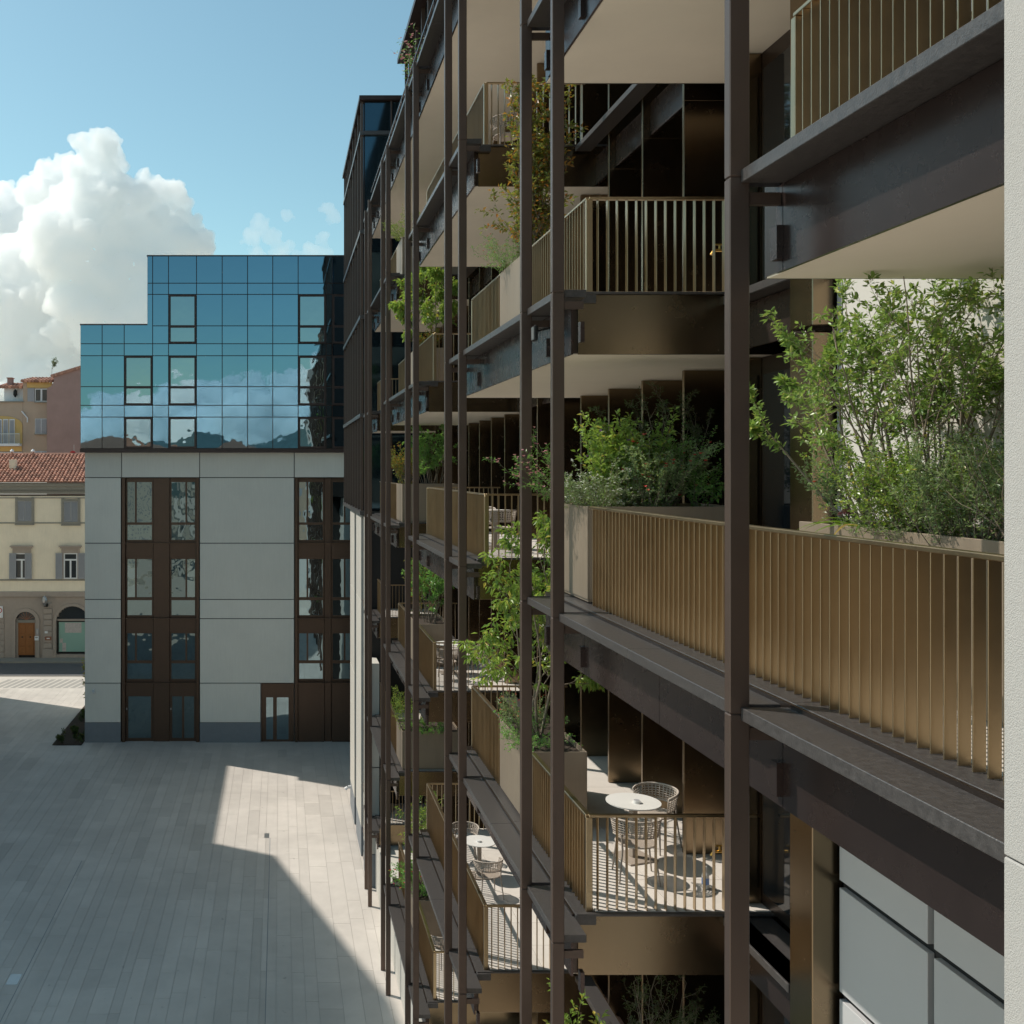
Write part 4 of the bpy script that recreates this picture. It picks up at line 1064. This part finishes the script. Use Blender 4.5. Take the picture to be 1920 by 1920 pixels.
plant('leafy_salvia', 'upright leafy bush with a few purple flower spikes in the end planter', 'shrub', (3.95, 11.85, z), 16, stems=26, length=.95, spread=.5, up=1.1, levels=1, branch=6, shrink=.42, r0=.005, leaf_n=4200, ln=.065, lw=.034, mt='leaf_fresh', clip=C2, foot=.18, flowers=[('petal_purple', 16, .035, 'flowers')])
plant('red_salvia', 'grey-leaved rounded bush dotted with red flowers', 'shrub', (4.25, 11.7, z), 17, stems=34, length=.75, spread=.75, up=.9, levels=1, branch=6, shrink=.45, r0=.004, leaf_n=5600, ln=.038, lw=.02, mt='leaf_silver', clip=C2, foot=.2, flowers=[('petal_red', 60, .032, 'flowers')])
plant('green_bush', 'bright green feathery bush behind the red-flowered one', 'shrub', (4.5, 12.05, z), 18, stems=30, length=.85, spread=.6, up=1.0, levels=1, branch=7, shrink=.42, r0=.005, leaf_n=5000, ln=.036, lw=.016, mt='leaf_green', clip=C2, foot=.18)
plant('dark_myrtle', 'dark open myrtle rising against the black fins', 'shrub', (4.65, 12.2, z), 19, stems=12, length=1.15, spread=.5, up=1.1, levels=2, branch=6, shrink=.42, r0=.008, leaf_n=2600, ln=.038, lw=.014, mt='leaf_dark', clip=C2, foot=.12)
plant('small_salvia', 'small salvia with red buds at the right of the end planter', 'shrub', (4.85, 11.75, z), 20, stems=12, length=.5, spread=.5, up=.9, levels=1, branch=5, shrink=.4, r0=.004, leaf_n=900, ln=.045, lw=.024, mt='leaf_green', clip=C2, flowers=[('petal_red', 8, .022, 'flowers')])
plant('gaura', 'pink gaura sprays arching out past the column pair', 'plant', (3.62, 12.25, z), 21, stems=22, length=1.0, spread=.45, up=.55, levels=1, branch=3, shrink=.3, r0=.0022, leaf_n=1500, ln=.045, lw=.006, mt='leaf_green', clip=(2.3, 4.2, 11.6, 13.4, z - .1, 15.6), bias=(-.85, .12, 0), foot=.1, bare=.2, wander=.12, flowers=[('petal_pink', 90, .026, 'flowers')])
# --- cherry below, in the railing planter
z = FL[-1] + SOIL; C3 = (2.1, 4.9, 14.4, 18.2, z - .3, 14.2)
plant('cherry_tree', 'young cherry with drooping bright leaves growing between the columns', 'tree', (3.85, 15.1, z), 22, stems=5, length=2.5, spread=.42, up=1.1, levels=3, branch=7, shrink=.44, r0=.024, leaf_n=4300, ln=.115, lw=.042, mt='leaf_fresh', bark='bark', clip=C3, droop=.35, hang=.9, foot=.05, bare=.12, bias=(-.22, .12, 0))
plant('verbena', 'grey-green flowering bush with crimson heads below the cherry', 'shrub', (3.72, 15.55, z), 23, stems=24, length=.5, spread=.8, up=.7, levels=1, branch=6, shrink=.45, r0=.004, leaf_n=2400, ln=.032, lw=.014, mt='leaf_silver', clip=(3.1, 4.3, 14.2, 16.1, z - .3, 12), foot=.2, flowers=[('petal_red', 60, .022, 'flowers')])
plant('ground_ivy', 'small leaves spilling over the planter front under the cherry', 'plant', (3.55, 14.6, z + .05), 24, stems=28, length=.55, spread=.7, up=.3, levels=1, branch=5, shrink=.4, r0=.003, leaf_n=2000, ln=.03, lw=.018, mt='leaf_green', clip=(3.2, 4.3, 14, 15.9, z - .6, 12), droop=1.6, foot=.25, bare=0)
# --- orange climber one storey up
z = FL[1] + SOIL; C4 = (2.6, 4.9, 13.2, 17.4, z - .5, 20.35)
plant('orange_climber', 'tall narrow shrub with orange and green leaves beside the column pair', 'shrub', (3.75, 14.9, z), 25, stems=14, length=2.5, spread=.10, up=1.3, levels=2, branch=12, shrink=.2, r0=.012, leaf_n=5200, ln=.075, lw=.038, mt='leaf_autumn', clip=C4, foot=.12, bare=.0, wander=.12)
plant('climber_sprays', 'long arching sprays of yellowish leaves beside the orange climber', 'shrub', (3.75, 15.1, z), 26, stems=9, length=1.5, spread=.55, up=.85, levels=1, branch=5, shrink=.3, r0=.007, leaf_n=1100, ln=.08, lw=.04, mt='leaf_autumn', clip=C4, foot=.08, bare=.15)
plant('trailing_lobelia', 'trailing green mound with blue and red specks on the upper planter', 'plant', (3.6, 15.6, z + .05), 27, stems=34, length=.6, spread=.8, up=.6, levels=1, branch=6, shrink=.4, r0=.003, leaf_n=3000, ln=.028, lw=.012, mt='leaf_green', clip=(2.9, 4.3, 14.4, 16.3, z - .55, 19.2), droop=1.2, foot=.25, bare=0, flowers=[('petal_red', 46, .017, 'red_flowers'), ('petal_purple', 30, .015, 'blue_flowers')])
# --- farther planters
z = FL[1] + SOIL
plant('pale_green_tree', 'pale green tree filling the gap between the middle column pairs', 'tree', (3.8, 26.4, z), 28, stems=4, length=2.1, spread=.5, up=1.0, levels=3, branch=7, shrink=.42, r0=.03, leaf_n=4200, ln=.12, lw=.06, mt='leaf_fresh', clip=(2.6, 5, 23.6, 29.4, z - .2, 20.0), hang=.7, droop=.3, bare=.1)
plant('ochre_bush', 'low yellowish bush under the pale green tree', 'shrub', (3.75, 25.95, z), 29, stems=20, length=.55, spread=.7, up=.8, levels=1, branch=5, shrink=.4, r0=.005, leaf_n=1200, ln=.06, lw=.028, mt='leaf_autumn', clip=(3.1, 4.4, 25.3, 27.6, z - .2, 19), foot=.2)
z = FL[-1] + SOIL
plant('glossy_shrub', 'dark glossy shrub on the far balcony below eye level', 'shrub', (3.95, 26.4, z), 30, stems=14, length=1.5, spread=.4, up=1.2, levels=2, branch=8, shrink=.33, r0=.012, leaf_n=3400, ln=.075, lw=.04, mt='leaf_green', clip=(3.0, 4.9, 25, 28.2, z - .2, 12.3), foot=.2)
plant('ochre_sprout', 'yellow-leaved sprouts at the left of the glossy shrub', 'shrub', (3.7, 27.3, z), 32, stems=12, length=1.4, spread=.25, up=1.2, levels=1, branch=7, shrink=.25, r0=.007, leaf_n=1300, ln=.07, lw=.035, mt='leaf_autumn', clip=(3.0, 4.6, 25.6, 28.2, z - .2, 12.3), foot=.15)
z = FL[-3] + SOIL
plant('climbing_jasmine', 'light green climber rising from the lowest planter', 'shrub', (3.65, 26.9, z), 33, stems=14, length=2.0, spread=.22, up=1.2, levels=1, branch=9, shrink=.28, r0=.008, leaf_n=2600, ln=.07, lw=.03, mt='leaf_fresh', clip=(2.9, 4.6, 25.3, 28.3, z - .2, 6), foot=.2)
plant('red_fuchsia', 'green bush with hanging red flowers near the square', 'shrub', (3.6, 26.2, z), 34, stems=26, length=.9, spread=.7, up=.8, levels=1, branch=6, shrink=.4, r0=.006, leaf_n=2600, ln=.065, lw=.032, mt='leaf_green', clip=(2.8, 4.6, 25.2, 27.9, z - .5, 5.5), droop=.6, foot=.25, flowers=[('petal_red', 60, .04, 'flowers')])
z = FL[0] + SOIL
plant('mixed_shrub', 'rounded dark and light shrub at eye level behind the far columns', 'shrub', (4.35, 29.3, z), 35, stems=18, length=1.35, spread=.55, up=1.0, levels=2, branch=7, shrink=.4, r0=.012, leaf_n=3600, ln=.08, lw=.04, mt='leaf_green', clip=(3.2, 5.1, 28.3, 30.6, z - .2, 15.8), foot=.3)
plant('bronze_shrub', 'smaller brownish shrub left of the rounded one', 'shrub', (3.7, 29.6, z), 36, stems=18, length=1.0, spread=.5, up=1.0, levels=1, branch=7, shrink=.4, r0=.008, leaf_n=2000, ln=.07, lw=.03, mt='leaf_autumn', clip=(3.1, 4.3, 28.5, 30.5, z - .3, 15.6), foot=.2)
z = FL[2] + SOIL
plant('trailing_plant', 'light green plant trailing from the highest far planter', 'plant', (3.7, 29.2, z), 37, stems=30, length=.8, spread=.8, up=.6, levels=1, branch=6, shrink=.4, r0=.004, leaf_n=2400, ln=.05, lw=.02, mt='leaf_fresh', clip=(2.9, 4.8, 28.2, 30.3, z - .8, 22.5), droop=1.2, foot=.25)
z = FL[-2] + SOIL
plant('herb_mix', 'tall wispy herbs in the far planter two storeys down', 'plant', (3.75, 29.2, z), 38, stems=24, length=1.0, spread=.45, up=1.0, levels=1, branch=6, shrink=.35, r0=.005, leaf_n=2200, ln=.06, lw=.018, mt='leaf_fresh', clip=(2.9, 4.8, 28.2, 30.3, z - .3, 9), foot=.35)
plant('dark_creeper', 'low dark creeper along the herb planter', 'plant', (4.3, 28.95, z), 39, stems=24, length=.5, spread=.9, up=.4, levels=1, branch=5, shrink=.4, r0=.004, leaf_n=1400, ln=.06, lw=.03, mt='leaf_green', clip=(3.5, 5.1, 28.4, 30.2, z - .3, 8.2), droop=.8, foot=.4)
plant('dark_shrub', 'dark feathery shrub rising at the bottom edge', 'shrub', (4.55, 12.0, z), 40, stems=16, length=1.35, spread=.5, up=1.1, levels=2, branch=6, shrink=.4, r0=.008, leaf_n=2600, ln=.04, lw=.012, mt='leaf_dark', clip=(3.2, 5.2, 11, 13, z - .2, 9), foot=.2)
plant('yellow_sprig', 'yellow-green sprigs poking up at the bottom between columns', 'shrub', (3.5, 12.1, z), 41, stems=7, length=1.15, spread=.3, up=1.2, levels=1, branch=5, shrink=.3, r0=.006, leaf_n=520, ln=.075, lw=.034, mt='leaf_fresh', clip=(3.0, 4.2, 11.2, 13.2, z - .2, 9), foot=.1)
plant('roof_flowers', 'pink and white flowering grasses on the roof terrace', 'flower', (3.8, 25.6, LV[3] + .6), 42, stems=60, length=1.2, spread=.4, up=1.1, levels=1, branch=3, shrink=.3, r0=.005, leaf_n=900, ln=.10, lw=.014, mt='leaf_green', foot=.5, bias=(-.03, 0, 0), flowers=[('petal_pink', 160, .045, 'pink_flowers'), ('petal_white', 60, .04, 'white_flowers')])
planter('roof planter with pink flowers', 3.38, 4.1, 24.6, 26.6, LV[3] + .05, .65)
plant('street_shrub', 'small yellowish shrub at the corner of the stone building', 'shrub', (-11.0, 60.5, .05), 43, stems=10, length=2.6, spread=.35, up=1.2, levels=2, branch=7, shrink=.36, r0=.03, leaf_n=1500, ln=.16, lw=.09, mt='leaf_autumn', foot=.2)
tag(plant('bed_plants', 'low dark ground cover in the bed beside the stone building', 'plants', (-11.2, 57, .04), 44, stems=90, length=.7, spread=.9, up=.6, levels=1, branch=4, shrink=.4, r0=.006, leaf_n=3000, ln=.12, lw=.06, mt='leaf_dark', clip=(-11.95, -10.5, 53.5, 62.4, 0, .38), foot=4.0), kind='stuff')
rt = empty('roof_tree', (px(97, 0, 102)[0], 102, px(0, 702, 102)[1] - .3), 'tiny slender tree standing up from the tiled roof', 'tree')
plant('rooftop_tree', 'tiny slender tree standing up from the far tiled roof', 'tree', (px(97, 0, 101)[0], 101, px(0, 703, 101)[1] - .2), 45, stems=1, length=1.9, spread=.02, up=1.2, levels=2, branch=14, shrink=.5, r0=.03, leaf_n=420, ln=.13, lw=.06, mt='leaf_dark', foot=.01, bare=.35, wander=.07)
bpy.data.objects.remove(rt)

# ================================================================== FURNITURE
def make_chair():
    o = empty('woven_chair', (0, 0, 0)); n = 22
    def arc(th, r, z): return Vector((math.sin(th) * r, -math.cos(th) * r * .92, z))     # open side faces +Y
    A = R(112); m = MB()
    for zz, rr in ((.585, .262), (.615, .268), (.645, .274), (.675, .280), (.705, .286), (.735, .290)):
        m.tube([arc(-A + 2 * A * i / n, rr, zz - (abs(-1 + 2 * i / n) ** 3) * .05) for i in range(n + 1)], .0075, 4)
    for i in range(n + 1):
        th = -A + 2 * A * i / n; dz = (abs(-1 + 2 * i / n) ** 3) * .05
        m.tube([arc(th, .256, .56 - dz), arc(th, .292, .76 - dz)], .0075, 4)
    for zz, rr in ((.56, .257), (.76, .294)): m.tube([arc(-A + 2 * A * i / n, rr, zz - (abs(-1 + 2 * i / n) ** 3) * .05) for i in range(n + 1)], .013, 6)
    m.build('backrest', 'rope_weave', o, smooth=True, centre=False)
    m = MB(); k = 24
    m.tube([(math.sin(2 * math.pi * i / k) * .235, math.cos(2 * math.pi * i / k) * .225, .44) for i in range(k + 1)], .014, 6)
    for i in range(-9, 10):
        u = i * .024; h = math.sqrt(max(.225 ** 2 - u * u, 0)); m.tube([(u, -h, .438), (u, h, .438)], .008, 4); m.tube([(-h, u, .446), (h, u, .446)], .008, 4)
    m.build('seat', 'rope_weave', o, centre=False)
    for sx in (-1, 1):
        for sy in (-1, 1):
            top = Vector((sx * .17, sy * .16, .44)) if sy > 0 else Vector((sx * .20, -.17, .58))
            MB().tube([top, Vector((sx * .19, sy * .18, .40)), Vector((sx * .235, sy * .235, 0.0))], [.012, .013, .010], 8).build('leg', 'taupe_metal', o, centre=False)
    return o


def make_table():
    o = empty('round_table', (0, 0, 0))
    MB().disc((0, 0), .34, .715, .73, 48).build('table_top', 'table_white', o, centre=False)
    MB().box(-.04, .04, -.04, .04, .02, .714, ch=.006).build('stem', 'taupe_metal', o, centre=False)
    MB().box(-.22, .22, -.22, .22, 0, .019, ch=.004).build('base', 'taupe_metal', o, centre=False)
    return o


chair0 = make_chair(); table0 = make_table(); used = set()


def place(src, label, cat, group, x, y, z, rz=0):
    o = src if src.name not in used else copy_tree(src); used.add(src.name)
    o.location = (x, y, z); o.rotation_euler = (0, 0, R(rz)); tag(o, label, cat, group); return o


GC, GT = 'woven chairs on the balconies', 'round tables on the balconies'
z = FL[-1] - .002
place(table0, 'round white table with an ashtray on the sunny lower balcony', 'table', GT, 4.55, 13.05, z, 20)
place(chair0, 'woven chair behind the ashtray table, turned towards the viewer', 'chair', GC, 4.98, 13.45, z, 125)
place(chair0, 'woven chair in front of the ashtray table, back to the viewer', 'chair', GC, 4.36, 12.42, z, -8)
ash = empty('ashtray', (4.57, 12.98, z + .731), 'white round ashtray on the lower balcony table', 'ashtray')
m = MB(); m.tube([(4.57, 12.98, z + .7312), (4.57, 12.98, z + .765)], [.052, .05], 20, cap=True); m.build('bowl', 'ceramic', ash); MB().tube([(4.57, 12.98, z + .7655), (4.57, 12.98, z + .767)], .036, 16).build('well', 'shutter_grey', ash)
z = FL[0] - .002
place(table0, 'round table at eye level half hidden behind its chair', 'table', GT, 4.08, 19.2, z, 0)
place(chair0, 'woven chair at eye level with its back to the viewer', 'chair', GC, 4.02, 18.5, z, 4)
place(chair0, 'woven chair beyond the eye-level table', 'chair', GC, 3.95, 19.95, z, 190)
z = FL[-1] - .002
place(table0, 'round table in the sun behind the middle columns, one storey down', 'table', GT, 4.15, 24.9, z, 0)
place(chair0, 'woven chair left of the far table one storey down', 'chair', GC, 3.95, 24.1, z, -20)
place(chair0, 'woven chair right of the far table one storey down', 'chair', GC, 4.75, 24.4, z, 60)
z = FL[-2] - .002
place(table0, 'round table with ashtray two storeys down between columns', 'table', GT, 4.17, 21.2, z, 0)
place(chair0, 'woven chair behind the table two storeys down', 'chair', GC, 4.02, 22.0, z, 175)
place(chair0, 'woven chair in front of the table two storeys down', 'chair', GC, 4.15, 20.2, z, 10)
place(chair0, 'woven chair on the lowest visible balcony corner', 'chair', GC, 3.95, 24.6, FL[-3] - .002, 30)
place(chair0, 'woven chair glimpsed through the upper balcony railing', 'chair', GC, 4.05, 18.1, FL[2] - .002, 10)
o = empty('ashtray', (4.15, 21.15, FL[-2] + .729), 'white ashtray on the table two storeys down', 'ashtray'); MB().tube([(4.15, 21.15, FL[-2] + .7292), (4.15, 21.15, FL[-2] + .762)], .05, 16).build('bowl', 'ceramic', o)
# taps with bottles by the pilaster, floodlight under the ledge, wall lamp
for kk, lab in ((-1, 'brass garden tap on the lower balcony wall'), (1, 'brass garden tap on the upper balcony wall')):
    zz = FL[kk]; o = empty('garden_tap', (5.0, 11.9, zz + .55), lab, 'tap', 'garden taps on the balcony walls')
    MB().tube([(5.24, 11.8, zz + .55), (5.05, 11.8, zz + .55), (5.02, 11.8, zz + .50)], .016, 8).build('spout', 'brass', o); MB().tube([(5.12, 11.8, zz + .55), (5.12, 11.8, zz + .61)], .012, 6).build('valve', 'brass', o); MB().box(5.07, 5.17, 11.79, 11.81, zz + .61, zz + .625).build('handle', 'brass', o)
zz = FL[-1]; o = empty('spray_bottle', (5.08, 12.1, zz), 'white and blue plastic bottle standing by the tap', 'bottle')
MB().tube([(5.08, 12.1, zz), (5.08, 12.1, zz + .16), (5.08, 12.1, zz + .21)], [.042, .042, .016], 12).build('body', 'white_paint', o); MB().tube([(5.08, 12.1, zz + .05), (5.08, 12.1, zz + .13)], .0435, 12).build('band', 'blue_plastic', o); MB().tube([(5.08, 12.1, zz + .21), (5.08, 12.1, zz + .26)], .016, 8).build('cap', 'white_paint', o)
fl_ = empty('floodlight', (3.1, 12.0, LV[1] - .3), 'small black floodlight fixed under the upper ledge', 'floodlight')
MB().box(3.02, 3.06, 12.02, 12.16, LV[1] - .42, LV[1] - .24, ch=.006).build('housing', 'black_iron', fl_); MB().box(3.01, 3.019, 12.035, 12.145, LV[1] - .405, LV[1] - .255).build('glass', 'steel', fl_); MB().tube([(3.06, 12.1, LV[1] - .3), (3.28, 12.1, LV[1] - .25)], .012, 6).build('arm', 'black_iron', fl_)

# ================================================================== CLOUDS
def ico(sub):
    bm = bmesh.new(); bmesh.ops.create_icosphere(bm, subdivisions=sub, radius=1.0)
    bm.verts.index_update()
    v = [tuple(x.co) for x in bm.verts]; f = [tuple(w.index for w in p.verts) for p in bm.faces]; bm.free(); return v, f


ICO = {k: ico(k) for k in (1, 2, 3)}


def cloud_mat():
    m = bpy.data.materials.new('cloud_vapour'); m.use_nodes = True; t = NT(m.node_tree)
    for n in list(t.n):
        if n.type == 'BSDF_PRINCIPLED': t.n.remove(n)
    vs = t.add('ShaderNodeVolumeScatter'); vs.inputs['Color'].default_value = (0.999, 0.999, 0.999, 1); vs.inputs['Density'].default_value = CLOUD_DENSITY; vs.inputs['Anisotropy'].default_value = 0.0
    t.put(t.n['Material Output'].inputs['Volume'], vs.outputs[0]); MATS['cloud_vapour'] = m


cloud_mat()


def cloud(name, label, blobs, Yc, seed, kids=(16, 9), small=1.0, depth=1.0, mt='cloud_vapour'):
    """blobs: photo-scale (x, y, radius) seen at depth Yc; each carries smaller billows, those carry smaller ones"""
    rng = random.Random(seed); m = MB(); k = Yc / 1900
    def put(c, r, lvl):
        V, F = ICO[3 if lvl == 0 else 2 if lvl == 1 else 1]; b = len(m.v)
        q = [rng.uniform(.88, 1.12) for _ in range(3)]; q[1] *= .62 if lvl == 0 else 1
        m.v += [(c[0] + x * r * q[0], c[1] + y * r * q[1], c[2] + z * r * q[2]) for x, y, z in V]; m.tone += [1.0] * len(V)
        m.f += [tuple(b + i for i in f) for f in F]
    def outward():
        while True:
            d = Vector((rng.gauss(0, 1), rng.gauss(-.25, .9), rng.gauss(.18, .9)))
            if d.length > .1: return d.normalized()
    for (x, y, r) in blobs:
        Yb = Yc - (200 if 150 < x < 340 else 90 if x > 80 else -100) * k * depth + rng.uniform(-.3, .3) * r * k; kb = Yb / 1900
        c = Vector(((x - 525) * kb, Yb, HC - (y - 880) * kb)); R0 = r * kb
        put(c, R0 * .93, 0)
        for _ in range(int(kids[0] * (0.6 + r / 90))):
            d = outward(); r1 = min(R0 * rng.uniform(.20, .42), 46 * k * small); c1 = c + Vector((d.x, d.y * .62, d.z)) * (R0 * .97 - r1 * .25)
            put(c1, r1, 1)
            for _ in range(kids[1]):
                d2 = (outward() + d * .6).normalized(); r2 = r1 * rng.uniform(.24, .46); put(c1 + d2 * (r1 * .96 - r2 * .2), r2, 2)
    o = m.build(name, mt, smooth=True); tag(o, label, kind='stuff')
    md = o.modifiers.new('remesh', 'REMESH'); md.mode = 'VOXEL'; md.voxel_size = 3.2 * small
    tx = bpy.data.textures.new('puff', 'CLOUDS'); tx.noise_scale = 30 * small; tx.noise_depth = 5
    dm = o.modifiers.new('puff', 'DISPLACE'); dm.texture = tx; dm.texture_coords = 'LOCAL'; dm.strength = 28 * small; dm.mid_level = 0.5
    me = bpy.data.meshes.new_from_object(o.evaluated_get(bpy.context.evaluated_depsgraph_get()))
    o.modifiers.clear(); o.data = me
    return o


cumulus = cloud('cloud', 'towering white cumulus cloud with grey shaded flank above the houses', [(180, 305, 52), (120, 370, 70), (205, 380, 80), (268, 372, 46), (315, 372, 42), (328, 440, 48), (300, 480, 85), (60, 440, 90), (170, 470, 120), (-20, 480, 105), (90, 580, 130), (230, 590, 130), (-30, 640, 130), (100, 690, 120), (-140, 560, 140), (-230, 620, 120)], 2500, 4)
w_ = MATS['cloud_vapour'].copy(); w_.name = 'thin_vapour'; MATS['thin_vapour'] = w_
for n in w_.node_tree.nodes:
    if n.type == 'VOLUME_SCATTER': n.inputs['Density'].default_value = 0.011
for lab, bl, sd_ in (('ragged thin cloud scrap above the middle of the glass roof', [(486, 420, 20), (470, 446, 20), (508, 446, 18), (525, 472, 20), (480, 478, 18), (540, 462, 14), (500, 432, 16)], 9),
                     ('ragged thin cloud scrap beside the corner wing', [(585, 472, 20), (610, 476, 18), (612, 392, 12), (622, 408, 14), (606, 450, 14), (560, 478, 12)], 10), ('tiny cloud shred above the glass roof', [(538, 404, 12), (548, 410, 8)], 11)):
    w2 = cloud('cloud', lab, bl, 2500, sd_, (9, 5), 1.0, 0.2, 'thin_vapour')
# the cumulus goes on round the rest of the horizon, as the mirror glass shows
rngc = random.Random(21)
for i_, az in enumerate((-60, -100, -135, 172, 186, 160, 130, 95, 64)):
    c_ = cumulus.copy(); col.objects.link(c_); tag(c_, 'far cumulus bank of the sky behind the viewer', kind='stuff')
    d0 = Vector((cumulus.location.x, cumulus.location.y, 0)); s_ = rngc.uniform(.40, .62) * (1 if i_ not in (3, 4) else .85)
    r_ = math.hypot(d0.x, d0.y); c_.scale = (s_ * (1 if i_ % 2 else -1) * 1.5, s_ * 1.2, s_)
    a_ = R(az); c_.location = (math.sin(a_) * r_, math.cos(a_) * r_, -60 + 60 * rngc.random()); c_.rotation_euler = (0, 0, -a_)
